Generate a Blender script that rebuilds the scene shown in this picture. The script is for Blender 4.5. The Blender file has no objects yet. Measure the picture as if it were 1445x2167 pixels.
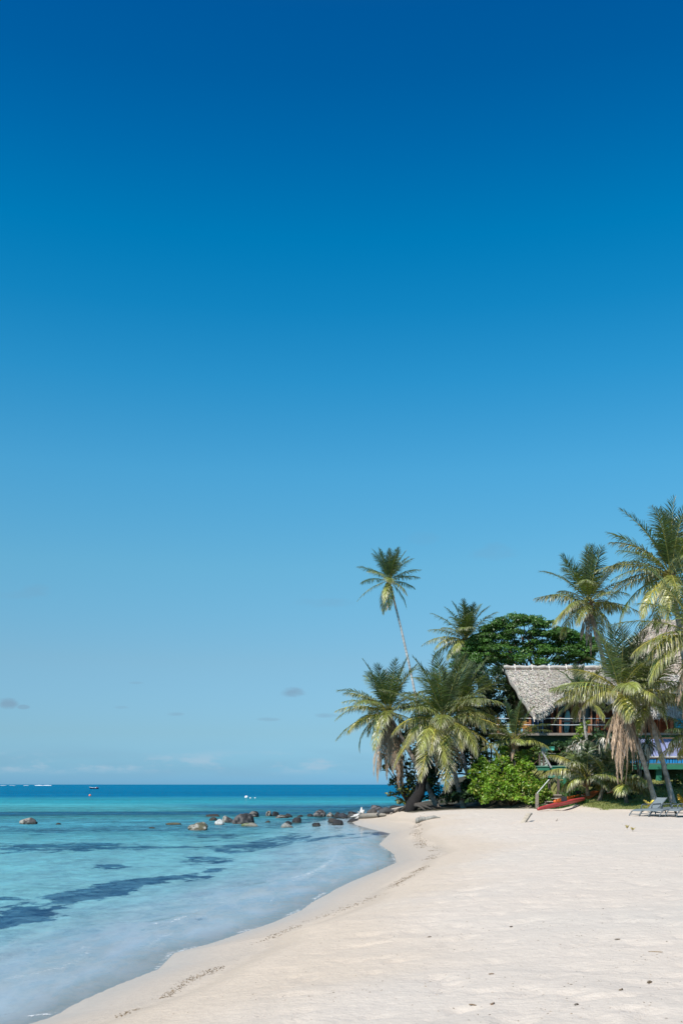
import bpy, math, random
import numpy as np
from mathutils import Vector
random.seed(7)
RNG = np.random.default_rng(7)
R = math.radians
scene = bpy.context.scene
COL = scene.collection
# ------------------------------------------------------------------ camera, sky, sun, exposure
FPX, CX, HY, EYE = 2107.0, 722.5, 1660.0, 2.5     # measured on the 1445 x 2167 photograph
cam_d = bpy.data.cameras.new('camera'); cam = bpy.data.objects.new('camera', cam_d); COL.objects.link(cam)
cam_d.sensor_fit = 'VERTICAL'; cam_d.sensor_height = 36.0; cam_d.lens = 36.0 * FPX / 2167
cam_d.shift_y = (HY - 1083.5) / 2167
cam_d.clip_start = 0.1; cam_d.clip_end = 60000
cam.location = (0, 0, EYE); cam.rotation_euler = (R(90), 0, 0)
scene.camera = cam
SUN = Vector((-0.40, -0.52, 0.78)).normalized()
sun_d = bpy.data.lights.new('sun', 'SUN'); sun_d.energy = 4.9; sun_d.angle = R(0.53); sun_d.color = (1, 0.94, 0.865)
sun = bpy.data.objects.new('sun', sun_d); COL.objects.link(sun); sun.rotation_euler = SUN.to_track_quat('Z', 'Y').to_euler()
scene.view_settings.view_transform = 'Standard'; scene.view_settings.look = 'None'
scene.view_settings.exposure = 0.12; scene.view_settings.gamma = 1.0
scene.render.engine = 'CYCLES'
scene.cycles.max_bounces = 6; scene.cycles.transparent_max_bounces = 8; scene.cycles.caustics_reflective = False

def lin(c):
    return tuple(((v / 255) / 12.92 if v / 255 <= 0.04045 else ((v / 255 + 0.055) / 1.055) ** 2.4) for v in c)

class NT:                                             # small node-tree helper
    def __init__(s, tree): s.t = tree; s.n = tree.nodes; s.l = tree.links
    def new(s, typ, **k):
        n = s.n.new(typ)
        for a, v in k.items():
            if a == 'ins':
                for kk, vv in v.items(): s.put(n, kk, vv)
            else: setattr(n, a, v)
        return n
    def put(s, n, kk, vv):
        if isinstance(vv, bpy.types.NodeSocket): s.l.new(vv, n.inputs[kk])
        else: n.inputs[kk].default_value = vv
    def math(s, op, a, b=0.0, clamp=False):
        n = s.new('ShaderNodeMath', operation=op, use_clamp=clamp); s.put(n, 0, a); s.put(n, 1, b); return n.outputs[0]
    def mix(s, f, a, b, blend='MIX'):
        n = s.new('ShaderNodeMix', data_type='RGBA', blend_type=blend)
        s.put(n, 0, f); s.put(n, 6, a if isinstance(a, bpy.types.NodeSocket) else (*a[:3], 1)); s.put(n, 7, b if isinstance(b, bpy.types.NodeSocket) else (*b[:3], 1)); return n.outputs[2]
    def ramp(s, f, stops, interp='LINEAR'):
        n = s.new('ShaderNodeValToRGB'); n.color_ramp.interpolation = interp
        e = n.color_ramp.elements
        while len(e) > 1: e.remove(e[-1])
        for i, (p, c) in enumerate(stops):
            el = e[0] if i == 0 else e.new(p)
            el.position = p; el.color = (*c[:3], 1) if hasattr(c, '__len__') else (c, c, c, 1)
        s.put(n, 0, f); return n.outputs[0]
    def rng(s, v, a, b, c=0.0, d=1.0, smooth=False):
        n = s.new('ShaderNodeMapRange'); n.clamp = True
        if smooth: n.interpolation_type = 'SMOOTHSTEP'
        for i, q in enumerate((v, a, b, c, d)): s.put(n, i, q)
        return n.outputs[0]
    def noise(s, vec, scale, detail=3, rough=0.5, dist=0.0):
        n = s.new('ShaderNodeTexNoise'); s.put(n, 'Vector', vec) if vec is not None else None
        n.inputs['Scale'].default_value = scale; n.inputs['Detail'].default_value = detail
        n.inputs['Roughness'].default_value = rough; n.inputs['Distortion'].default_value = dist
        return n.outputs[0]
    def mapping(s, vec, sc=(1, 1, 1), rot=(0, 0, 0), loc=(0, 0, 0)):
        n = s.new('ShaderNodeMapping'); s.put(n, 0, vec); n.inputs['Scale'].default_value = sc
        n.inputs['Rotation'].default_value = rot; n.inputs['Location'].default_value = loc; return n.outputs[0]

# world: physical sky graded to the photograph's deep polarised blue, with a few small clouds far out to sea
SKY_TINT = [(0.0028, (0.387, 0.89, 1.67)), (0.0189, (0.389, 0.8, 1.369)), (0.0519, (0.466, 0.77, 1.071)), (0.1218, (0.591, 0.897, 1.011)), (0.2122, (0.555, 1.136, 1.181)), (0.2974, (0.392, 1.242, 1.377)), (0.3761, (0.155, 1.174, 1.435)), (0.4303, (0.046, 1.081, 1.414)), (0.4802, (0.0, 1.007, 1.391)), (0.5402, (0.0, 0.794, 1.28)), (0.5804, (0.0, 0.676, 1.19)), (0.6156, (0.0, 0.627, 1.167)), (0.72, (0.3, 0.72, 1.05)), (1.0, (0.36, 0.75, 1.0))]
world = bpy.data.worlds.new('World'); scene.world = world; world.use_nodes = True
w = NT(world.node_tree); w.n.clear()
sky = w.new('ShaderNodeTexSky'); sky.sky_type = 'NISHITA'; sky.sun_disc = False
sky.sun_elevation = math.asin(SUN.z); sky.sun_rotation = math.atan2(SUN.x, SUN.y)
sky.altitude = 0; sky.air_density = 1.0; sky.dust_density = 0.6; sky.ozone_density = 2.0
tc = w.new('ShaderNodeTexCoord').outputs['Generated']
sep = w.new('ShaderNodeSeparateXYZ'); w.put(sep, 0, tc)
tint = w.mix(1.0, w.ramp(sep.outputs[2], [(p, [v / 2.5 for v in c]) for p, c in SKY_TINT]), (2.5, 2.5, 2.5), 'MULTIPLY')
skyc = w.mix(1.0, sky.outputs[0], tint, 'MULTIPLY')
yy = w.math('MAXIMUM', sep.outputs[1], 0.05)
gx = w.math('DIVIDE', sep.outputs[0], yy); gz = w.math('DIVIDE', sep.outputs[2], yy)
gv = w.new('ShaderNodeCombineXYZ'); w.put(gv, 0, gx); w.put(gv, 1, gz)
cn = w.noise(w.mapping(gv.outputs[0], (1, 2.2, 1)), 26, 5, 0.6)
def cloud_mask(px, py, rx, ry, amp):
    a = w.math('DIVIDE', w.math('SUBTRACT', gx, (px - CX) / FPX), rx / FPX)
    b = w.math('DIVIDE', w.math('SUBTRACT', gz, (HY - py) / FPX), ry / FPX)
    d = w.math('ADD', w.math('MULTIPLY', a, a), w.math('MULTIPLY', b, b))
    e = w.math('ADD', w.math('SUBTRACT', 1.0, d), w.math('MULTIPLY', w.math('SUBTRACT', cn, 0.5), 3.2))
    e = w.math('MULTIPLY', w.rng(e, 0.0, 1.2, 0, amp, True), w.rng(d, 1.0, 3.0, 1, 0))
    return e
grey = None
for c in [(618, 1466, 34, 12, .55), (14, 1488, 26, 12, .6), (50, 1496, 14, 5, .4), (78, 1250, 40, 18, .16), (1050, 1168, 60, 24, .13), (690, 1276, 75, 12, .15), (885, 1140, 45, 18, .07), (372, 1511, 22, 5, .3), (565, 1522, 28, 5, .3), (290, 1445, 18, 3, .2), (258, 1497, 18, 4, .2), (692, 1514, 28, 6, .3), (40, 1258, 70, 12, .1)]:
    m = cloud_mask(*c); grey = m if grey is None else w.math('MAXIMUM', grey, m)
skyc = w.mix(grey, skyc, (1.9, 2.9, 4.0))
hn = w.noise(w.mapping(gv.outputs[0], (1, 3.0, 1), loc=(3, 1, 0)), 17, 5, 0.62)
hb = w.math('MULTIPLY', w.rng(hn, 0.47, 0.66, 0, 0.55, True), w.math('MULTIPLY', w.rng(gz, 0.008, 0.018, 0, 1, True), w.rng(gz, 0.022, 0.038, 1, 0, True)))
skyc = w.mix(hb, skyc, (3.9, 5.2, 6.4))
hg = w.math('MULTIPLY', w.rng(w.noise(w.mapping(gv.outputs[0], (1, 6, 1)), 9, 4), 0.4, 0.7, 0, 0.3, True), w.math('MULTIPLY', w.rng(gz, 0.002, 0.012, 0, 1, True), w.rng(gz, 0.02, 0.05, 1, 0, True)))
skyc = w.mix(hg, skyc, (2.0, 3.7, 5.2))
bg = w.new('ShaderNodeBackground'); w.put(bg, 0, skyc); bg.inputs[1].default_value = 0.10
w.l.new(bg.outputs[0], w.new('ShaderNodeOutputWorld').inputs[0])

# ------------------------------------------------------------------ helpers
def P(px, py, D):                                     # point at depth D behind a photo pixel
    return Vector(((px - CX) * D / FPX, D, EYE + (HY - py) * D / FPX))
def XZ(px, py, D): p = P(px, py, D); return p.x, p.z

def tag(o, label=None, cat=None, group=None, kind=None):
    for k, v in (('label', label), ('category', cat), ('group', group), ('kind', kind)):
        if v: o[k] = v
    return o
def empty(name, loc, label, cat, group=None):
    o = bpy.data.objects.new(name, None); COL.objects.link(o); o.location = loc; o.empty_display_size = 0.3
    return tag(o, label, cat, group)

class MB:
    def __init__(s): s.v = []; s.f = []; s.c = []; s.n = 0
    def add(s, v, f, c):
        v = np.asarray(v, float).reshape(-1, 3)
        if len(v) == 0: return
        c = np.asarray(c, float)
        if c.ndim == 1: c = np.tile(c, (len(v), 1))
        if isinstance(f, np.ndarray): f = (f + s.n).tolist()
        else: f = [[i + s.n for i in q] for q in f]
        s.v.append(v); s.f.extend(f); s.c.append(c); s.n += len(v)
    def box(s, x0, x1, y0, y1, z0, z1, c=(.5, .5, .5)):
        x0, x1 = sorted((x0, x1)); y0, y1 = sorted((y0, y1)); z0, z1 = sorted((z0, z1))
        v = [(x, y, z) for z in (z0, z1) for y in (y0, y1) for x in (x0, x1)]
        s.add(v, [[0, 2, 3, 1], [4, 5, 7, 6], [0, 1, 5, 4], [2, 6, 7, 3], [0, 4, 6, 2], [1, 3, 7, 5]], c)
    def bar(s, a, b, w_, h_, c=(.5, .5, .5)):         # rectangular bar from a to b
        a = Vector(a); b = Vector(b); d = (b - a).normalized()
        up = Vector((0, 0, 1)) if abs(d.z) < .95 else Vector((0, 1, 0))
        sx = d.cross(up).normalized() * w_ / 2; sz = sx.cross(d).normalized() * h_ / 2
        v = [p + i * sx + j * sz for p in (a, b) for i, j in ((-1, -1), (1, -1), (1, 1), (-1, 1))]
        s.add([tuple(q) for q in v], [[0, 1, 2, 3], [7, 6, 5, 4], [0, 4, 5, 1], [1, 5, 6, 2], [2, 6, 7, 3], [3, 7, 4, 0]], c)
    def tube(s, pts, rad, c=(.5, .5, .5), n=8, flat=1.0, cap=True):
        pts = [Vector(p) for p in pts]; m = len(pts)
        rad = rad if hasattr(rad, '__len__') else [rad] * m
        c = np.asarray(c, float); V = []; C = []
        ref = Vector((0, 1, 0.001))
        for i, p in enumerate(pts):
            t = (pts[min(i + 1, m - 1)] - pts[max(i - 1, 0)]).normalized()
            rr = ref if abs(t.dot(ref)) < .9 else Vector((1, 0, 0))
            a = t.cross(rr).normalized(); b = t.cross(a).normalized()
            for k in range(n):
                an = 2 * math.pi * k / n
                V.append(p + a * math.cos(an) * rad[i] + b * math.sin(an) * rad[i] * flat)
                C.append(c if c.ndim == 1 else c[i])
        F = [[i * n + k, i * n + (k + 1) % n, (i + 1) * n + (k + 1) % n, (i + 1) * n + k] for i in range(m - 1) for k in range(n)]
        if cap: F += [list(range(n))[::-1], [(m - 1) * n + k for k in range(n)]]
        s.add([tuple(q) for q in V], F, C)
    def build(s, name, mat, parent=None, smooth=False, loc=None):
        me = bpy.data.meshes.new(name)
        v = np.concatenate(s.v) if s.v else np.zeros((0, 3))
        c = np.concatenate(s.c) if s.c else np.zeros((0, 3))
        off = np.array(loc if loc is not None else (parent.matrix_basis.translation if parent and not parent.parent else (0, 0, 0)), float)
        if parent and parent.parent: off = np.array(parent.parent.matrix_basis.translation, float)
        me.from_pydata((v - off).tolist(), [], s.f)
        a = me.color_attributes.new('Col', 'FLOAT_COLOR', 'POINT')
        a.data.foreach_set('color', np.concatenate([c, np.ones((len(c), 1))], 1).astype(np.float32).ravel())
        me.materials.append(mat)
        if smooth: me.polygons.foreach_set('use_smooth', [True] * len(me.polygons))
        o = bpy.data.objects.new(name, me); COL.objects.link(o)
        if parent: o.parent = parent
        elif loc is not None: o.location = loc
        return o

def _h(ix, iy, s):
    a = (ix * 374761393 + iy * 668265263 + s * 974634777) & 0xffffffff
    a = ((a ^ (a >> 13)) * 1274126177) & 0xffffffff
    return ((a ^ (a >> 16)) & 0xffff) / 65535.0
def vnoise(x, y, s=0):
    x = np.asarray(x, float); y = np.asarray(y, float)
    ix = np.floor(x).astype(np.int64); iy = np.floor(y).astype(np.int64); fx = x - ix; fy = y - iy
    fx = fx * fx * (3 - 2 * fx); fy = fy * fy * (3 - 2 * fy)
    return ((_h(ix, iy, s) * (1 - fx) + _h(ix + 1, iy, s) * fx) * (1 - fy) + (_h(ix, iy + 1, s) * (1 - fx) + _h(ix + 1, iy + 1, s) * fx) * fy)
def fbm(x, y, s=0, o=4):
    r = 0; a = .5; t = 0
    for i in range(o): r = r + a * vnoise(x * 2 ** i + 17.3 * i, y * 2 ** i - 9.1 * i, s + i); t += a; a *= .5
    return r / t
def sstep(v, a, b): t = np.clip((v - a) / (b - a), 0, 1); return t * t * (3 - 2 * t)

# ------------------------------------------------------------------ materials
MATS = {}
def vmat(name, rough=0.7, trans=0.0, spec=0.4, noise=None, bump=None, metal=0.0, stretch=(1, 1, 1), coat=0.0):
    if name in MATS: return MATS[name]
    m = bpy.data.materials.new(name); m.use_nodes = True; t = NT(m.node_tree); t.n.clear()
    col = t.new('ShaderNodeVertexColor'); col.layer_name = 'Col'; c = col.outputs[0]
    oc = t.mapping(t.new('ShaderNodeTexCoord').outputs['Object'], stretch)
    if noise:
        sc, amp = noise
        nz = t.noise(oc, sc, 5, 0.6)
        k = t.rng(nz, 0.25, 0.75, 1 - amp, 1 + amp)
        cb = t.new('ShaderNodeCombineColor'); [t.put(cb, i, k) for i in range(3)]
        c = t.mix(1.0, c, cb.outputs[0], 'MULTIPLY')
    b = t.new('ShaderNodeBsdfPrincipled'); t.put(b, 'Base Color', c); b.inputs['Roughness'].default_value = rough
    b.inputs['Specular IOR Level'].default_value = spec; b.inputs['Metallic'].default_value = metal; b.inputs['Coat Weight'].default_value = coat
    if bump:
        bm = t.new('ShaderNodeBump'); bm.inputs['Strength'].default_value = bump[1]; bm.inputs['Distance'].default_value = bump[2]
        t.put(bm, 'Height', t.noise(oc, bump[0], 6, 0.65)); t.put(b, 'Normal', bm.outputs[0])
    out = b.outputs[0]
    if trans:
        tr = t.new('ShaderNodeBsdfTranslucent'); t.put(tr, 0, t.mix(1.0, c, (1.25, 1.35, .6), 'MULTIPLY'))
        mx = t.new('ShaderNodeMixShader'); mx.inputs[0].default_value = trans; t.l.new(out, mx.inputs[1]); t.l.new(tr.outputs[0], mx.inputs[2]); out = mx.outputs[0]
    t.l.new(out, t.new('ShaderNodeOutputMaterial').inputs[0]); MATS[name] = m; return m
M_LEAF = vmat('palm_leaf', 0.38, 0.16, 0.6)
M_BUSH = vmat('broad_leaf', 0.4, 0.25, 0.45)
M_BARK = vmat('bark', 0.9, 0, 0.2, (6, .35), (14, .5, .03))
M_WOOD = vmat('weathered_wood', 0.8, 0, 0.25, (5, .3), (20, .4, .01), stretch=(1, 1, 3))
M_PAINT = vmat('painted_board', 0.55, 0, 0.4, (3, .14), (30, .15, .005))
M_THATCH = vmat('thatch', 0.95, 0, 0.1, (9, .16), (24, .45, .03))
M_ROCK = vmat('rock', 0.75, 0, 0.35, (5, .35), (7, .8, .08))
M_METAL = vmat('painted_metal', 0.4, 0, 0.5, (2, .06))
M_PLASTIC = vmat('kayak_plastic', 0.33, 0, 0.5, (3, .12))
M_SLING = vmat('sling_fabric', 0.7, 0, 0.3, (14, .08))
M_DRIFT = vmat('driftwood', 0.85, 0, 0.2, (9, .3), (16, .6, .02))
M_GLASSY = vmat('dark_glass', 0.1, 0, 0.5)
M_DRY = vmat('dry_litter', 0.9, 0, 0.15)
M_GRASS = vmat('grass_blade', 0.6, 0.25, 0.3)

# ------------------------------------------------------------------ terrain
SHORE_PX = [(114, 2152), (173, 2119), (250, 2085), (340, 2050), (372, 2017), (450, 1996), (500, 1979), (580, 1952), (640, 1926), (662, 1909), (700, 1887), (746, 1865), (800, 1843), (840, 1825), (834, 1808), (803, 1786), (826, 1764), (785, 1754), (752, 1745), (742, 1737), (768, 1729), (800, 1722), (830, 1714), (850, 1709)]
SH = [(-60, -120), (-14, -10), (-8.5, 0), (-5.6, 5.5), (-4.1, 8.6)] + [((x - CX) * EYE / (y - HY), EYE * FPX / (y - HY)) for x, y in SHORE_PX] + [(14, 128), (40, 142), (120, 160), (900, 400), (900, -900), (-60, -900)]
SH = np.array(SH)
def shore_s(x, y):
    x = np.asarray(x, float); y = np.asarray(y, float)
    d2 = np.full(x.shape, 1e18); ins = np.zeros(x.shape, bool); n = len(SH)
    for i in range(n):
        ax, ay = SH[i]; bx, by = SH[(i + 1) % n]
        ex, ey = bx - ax, by - ay; t = np.clip(((x - ax) * ex + (y - ay) * ey) / (ex * ex + ey * ey), 0, 1)
        d2 = np.minimum(d2, (x - ax - t * ex) ** 2 + (y - ay - t * ey) ** 2)
        c = ((ay > y) != (by > y)); yy_ = by - ay if by != ay else 1e-9
        ins ^= c & (x < (bx - ax) * (y - ay) / yy_ + ax)
    return np.where(ins, 1, -1) * np.sqrt(d2)
def bed_depth(s, y):                                  # s < 0 : metres from the waterline
    a = -s
    near = 0.045 * np.minimum(a, 1.8) + 0.12 * np.clip(a - 1.8, 0, 4.5)
    return near + 0.35 * sstep(y, 50, 90) * sstep(a, 1, 8) + 2.2 * sstep(y, 90, 170) * sstep(a, 2, 20) + 6 * sstep(y, 170, 400)
def ground(x, y, fine=True):
    x = np.asarray(x, float); y = np.asarray(y, float); s = shore_s(x, y)
    k = 0.2 + 0.1 * sstep(y, 38, 55)
    land = 1.05 * np.tanh(k * np.maximum(s, 0)) + 0.002 * np.clip(s, 0, 60)
    st_ = sstep(x, 7.6, 8.0) * (1 - sstep(x, 13.0, 13.5)); land = land + sstep(x, 8.6, 11.5) * (0.29 * np.clip(y - 57 - 2.6 * st_, 0, 7.5)) * sstep(s, 3, 6)
    land = land + sstep(x, 12.2, 14.5) * 0.075 * np.clip(y - 50.5, 0, 7)
    if fine:
        dry = sstep(s, 1.6, 3.5)
        land = land + dry * (0.07 * (fbm(x * .45, y * .45, 3) - .5) + 0.05 * (fbm(x * 1.5, y * 1.5, 5) - .5))
        # foot-worn dimples and the small scarp left by high tide
        f = fbm(x * 3.3, y * 3.3, 9, 3); land = land - dry * 0.035 * np.clip(f - .55, 0, 1) * 4
        sc = s + 0.7 * (fbm(x * .35, y * .35, 21) - .5)
        land = land + 0.045 * sstep(sc, 1.55, 1.95) * (1 - sstep(sc, 2.2, 4.5))
        land = land + 0.02 * sstep(s, .4, 1.2) * (fbm(x * .9, y * .9, 31) - .5)
    bed = -bed_depth(np.minimum(s, 0), y)
    if fine: bed = bed + sstep(-s, 1.5, 5) * 0.10 * (fbm(x * .5, y * .5, 13) - .5)
    return np.where(s > 0, land, bed)
def gz1(x, y): return float(ground(np.array([x]), np.array([y]))[0])
def on_ground(px, D):                                 # ground point below photo column px at depth D
    x = (px - CX) * D / FPX; return Vector((x, D, gz1(x, D)))
def ground_at_px(px, py):                             # ground point seen at a photo pixel
    lo, hi = 4.0, 400.0
    Ds = np.exp(np.linspace(math.log(4), math.log(300), 1500)); xs_ = (px - CX) * Ds / FPX
    g = np.maximum(ground(xs_, Ds), 0); ray = EYE - (py - HY) * Ds / FPX
    i = int(np.argmax(ray < g)); return Vector((xs_[i], Ds[i], g[i]))

def grid_axis(segs):
    out = [segs[0][0]]
    for a, b, st in segs:
        n = max(1, int(round((b - a) / st))); out += [a + (b - a) * (i + 1) / n for i in range(n)]
    return np.array(out)
def geo_axis(start, end, k, mn):
    o = [start]
    while o[-1] < end: o.append(o[-1] + max(mn, k * abs(o[-1])))
    return o
def sheet(name, xs, ys, zf, attrs, mat, keep=None):
    X, Y = np.meshgrid(xs, ys); Z = zf(X.ravel(), Y.ravel()); nx, ny = len(xs), len(ys)
    v = np.stack([X.ravel(), Y.ravel(), Z], 1)
    i = np.arange(nx * ny).reshape(ny, nx); q = np.stack([i[:-1, :-1], i[:-1, 1:], i[1:, 1:], i[1:, :-1]], -1).reshape(-1, 4)
    if keep is not None:
        k = keep(v)[q].any(1); q = q[k]
        used = np.unique(q); m = -np.ones(len(v), np.int64); m[used] = np.arange(len(used)); v = v[used]; q = m[q]
    me = bpy.data.meshes.new(name); me.vertices.add(len(v)); me.vertices.foreach_set('co', v.astype(np.float32).ravel())
    me.loops.add(len(q) * 4); me.loops.foreach_set('vertex_index', q.astype(np.int32).ravel())
    me.polygons.add(len(q)); me.polygons.foreach_set('loop_start', np.arange(0, len(q) * 4, 4, dtype=np.int32)); me.polygons.foreach_set('loop_total', np.full(len(q), 4, np.int32))
    me.update(calc_edges=True); me.polygons.foreach_set('use_smooth', [True] * len(q))
    for an, fn in attrs.items():
        r = fn(v[:, 0], v[:, 1], v[:, 2])
        if r.ndim == 2:
            a = me.color_attributes.new(an, 'FLOAT_COLOR', 'POINT'); a.data.foreach_set('color', np.concatenate([r, np.ones((len(r), 1))], 1).astype(np.float32).ravel())
        else:
            a = me.attributes.new(an, 'FLOAT', 'POINT'); a.data.foreach_set('value', r.astype(np.float32))
    me.materials.append(mat); o = bpy.data.objects.new(name, me); COL.objects.link(o); return o

# seagrass beds: patches on the sea floor (outlines measured, stored as world polygons)
GR = []
for pts, soft in [
    ([(-60, 1918), (60, 1895), (160, 1868), (280, 1845), (380, 1836), (470, 1826), (455, 1846), (330, 1862), (240, 1888), (130, 1912), (70, 1945), (-60, 1952)], 0.5),
    ([(170, 1820), (240, 1817), (330, 1825), (250, 1831), (180, 1829)], 0.3),
    ([(-60, 1779), (150, 1775), (330, 1778), (470, 1786), (330, 1793), (150, 1797), (-60, 1795)], 1.2),
    ([(-60, 1736), (120, 1738), (300, 1730), (420, 1722), (560, 1721), (640, 1727), (560, 1745), (360, 1750), (120, 1752), (-60, 1753)], 2.0),
    ([(540, 1770), (640, 1765), (672, 1775), (640, 1790), (560, 1796), (480, 1800), (420, 1792), (470, 1780)], 0.5),
    ([(380, 1805), (500, 1800), (540, 1812), (470, 1820), (400, 1828), (360, 1822)], 0.5),
    ([(-60, 1875), (40, 1882), (80, 1890), (20, 1895), (-60, 1893)], 0.3),
    ([(350, 1753), (460, 1752), (560, 1756), (520, 1768), (380, 1766)], 1.0),
]:
    w_ = []
    for x, y in pts:
        zb = 0.45; D = (EYE + zb) * FPX / (y - HY); w_.append(((x - CX) * D / FPX, D))
    GR.append((np.array(w_), soft))
def poly_sd(poly, x, y):
    d2 = np.full(x.shape, 1e18); ins = np.zeros(x.shape, bool); n = len(poly)
    for i in range(n):
        ax, ay = poly[i]; bx, by = poly[(i + 1) % n]; ex, ey = bx - ax, by - ay
        t = np.clip(((x - ax) * ex + (y - ay) * ey) / (ex * ex + ey * ey), 0, 1)
        d2 = np.minimum(d2, (x - ax - t * ex) ** 2 + (y - ay - t * ey) ** 2)
        c = ((ay > y) != (by > y)); ins ^= c & (x < ex * (y - ay) / (ey if ey else 1e-9) + ax)
    return np.where(ins, 1, -1) * np.sqrt(d2)
def seagrass(x, y, z=None):
    m = np.zeros(x.shape); wob = (fbm(x * .9, y * .55, 41, 4) - .5)
    sel = (z is None) | (shore_s(x, y) < 0) if z is not None else np.ones(x.shape, bool)
    xs_, ys_ = x[sel], y[sel]; mm = np.zeros(xs_.shape)
    for poly, soft in GR:
        d = poly_sd(poly, xs_, ys_) + wob[sel] * soft * 3.0
        mm = np.maximum(mm, np.clip(.5 + (d - .28) / (soft * 2.6), 0, 1) * (1 if poly is GR[0][0] else .66))
    far = sstep(ys_, 42, 56) * (1 - sstep(ys_, 95, 125)) * sstep(fbm(xs_ * .06, ys_ * .2, 55), .40, .60) * .8
    m[sel] = np.maximum(mm, far); return m
def lawn(x, y):
    e = fbm(x * .8, y * .8, 61) - .5
    a = sstep(y + e * 2.5 - 0.25 * (16.5 - x), 51.6, 52.6) * sstep(x + e * 1.2, 13.2, 14.0)
    b = sstep(y + e * 2, 57.2, 58.2) * sstep(x + e, 11.2, 11.9)
    return np.maximum(a, b)
C_DRY, C_MID, C_WET = np.array([.60, .52, .435]), np.array([.575, .475, .37]), np.array([.49, .415, .335])
def sand_col(x, y, z):
    s = shore_s(x, y); wob = 1.2 * (fbm(x * .3, y * .3, 71) - .5)
    a = sstep(s + wob * .7, 1.1, 1.7)[:, None]; b = sstep(s + wob * 2.2, 2.0, 4.6)[:, None]
    c = C_WET * (1 - a) + C_MID * a; c = c * (1 - b) + C_DRY * b
    n = fbm(x * .25, y * .25, 75)[:, None]; c = c * (1 + .05 * (n - .5)) * np.array([1, 1, 1]) + b * .03 * (n - .5) * np.array([1, -.2, -.8])
    # damp scarp line
    sc = s + 0.7 * (fbm(x * .35, y * .35, 21) - .5); ln = (sstep(sc, 1.4, 1.6) * (1 - sstep(sc, 1.75, 2.1)))[:, None]
    c = c * (1 - .12 * ln)
    und = sstep(-s, -.05, 1.1)[:, None]; c = c * (1 - und) + np.array([.63, .615, .575]) * und; dp = sstep(-s, 2.0, 9)[:, None]; c = c * (1 - dp) + np.array([.46, .66, .58]) * dp
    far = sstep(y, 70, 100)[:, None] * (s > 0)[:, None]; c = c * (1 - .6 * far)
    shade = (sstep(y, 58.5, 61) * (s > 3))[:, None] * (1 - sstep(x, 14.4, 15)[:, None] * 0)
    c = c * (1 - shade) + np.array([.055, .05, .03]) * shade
    lw = lawn(x, y)[:, None]; c = c * (1 - lw) + np.array([.22, .23, .08]) * (0.75 + .5 * fbm(x * 2, y * 2, 81)[:, None]) * lw
    return np.clip(c, 0, 1)

m = bpy.data.materials.new('sand'); m.use_nodes = True; t = NT(m.node_tree); t.n.clear()
vc = t.new('ShaderNodeVertexColor'); vc.layer_name = 'Col'
pos = t.new('ShaderNodeNewGeometry').outputs['Position']
g1 = t.noise(pos, 130, 2, .6); g2 = t.noise(pos, 9, 4, .6)
c = t.mix(1.0, vc.outputs[0], t.ramp(g1, [(.3, .90), (.7, 1.08)]), 'MULTIPLY')
c = t.mix(1.0, c, t.ramp(g2, [(.3, .95), (.7, 1.03)]), 'MULTIPLY')
sp = t.rng(t.noise(pos, 21, 1, .5), .735, .775, 0, .55)
c = t.mix(sp, c, (.26, .20, .15))
at = t.new('ShaderNodeAttribute'); at.attribute_name = 'seagrass'
gn = t.noise(t.mapping(pos, (1, .8, 1), (0, 0, .12)), .9, 7, .76)
gm = t.rng(t.math('ADD', at.outputs['Fac'], t.math('MULTIPLY', t.math('SUBTRACT', gn, .5), 2.6)), .40, .62, 0, 1, True)
c = t.mix(t.math('MULTIPLY', gm, t.rng(at.outputs['Fac'], .01, .12, 0, .97)), c, (.004, .045, .12))
wt = t.new('ShaderNodeAttribute'); wt.attribute_name = 'wet'
b = t.new('ShaderNodeBsdfPrincipled'); t.put(b, 'Base Color', c)
t.put(b, 'Roughness', t.rng(wt.outputs['Fac'], 0, 1, .92, .42)); b.inputs['Specular IOR Level'].default_value = .3
bm = t.new('ShaderNodeBump'); bm.inputs['Distance'].default_value = .02
t.put(bm, 'Strength', t.rng(wt.outputs['Fac'], 0, 1, .85, .05))
t.put(bm, 'Height', t.math('ADD', t.noise(pos, 14, 6, .62), t.math('MULTIPLY', t.noise(pos, 3.2, 3, .5), 1.6))); t.put(b, 'Normal', bm.outputs[0])
t.l.new(b.outputs[0], t.new('ShaderNodeOutputMaterial').inputs[0]); M_SAND = m

gx_ = [-4000, -1500, -600, -250, -120, -80, -60, -48] + list(grid_axis([(-38, -14, .5), (-14, -6, .16), (-6, 8, .065), (8, 26, .16), (26, 40, .6)])) + [50, 70, 120, 250, 600, 1500, 4000]
gy_ = [-4000, -1000, -200, -60, -20, -8, -3, 0, 2, 3.5] + geo_axis(4.6, 135, .0065, .03) + [150, 175, 210, 260, 340, 500, 900, 2000, 6000, 20000]
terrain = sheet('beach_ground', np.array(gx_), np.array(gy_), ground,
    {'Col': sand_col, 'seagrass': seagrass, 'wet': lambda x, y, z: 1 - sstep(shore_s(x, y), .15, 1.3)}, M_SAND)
tag(terrain, kind='structure')

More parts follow.
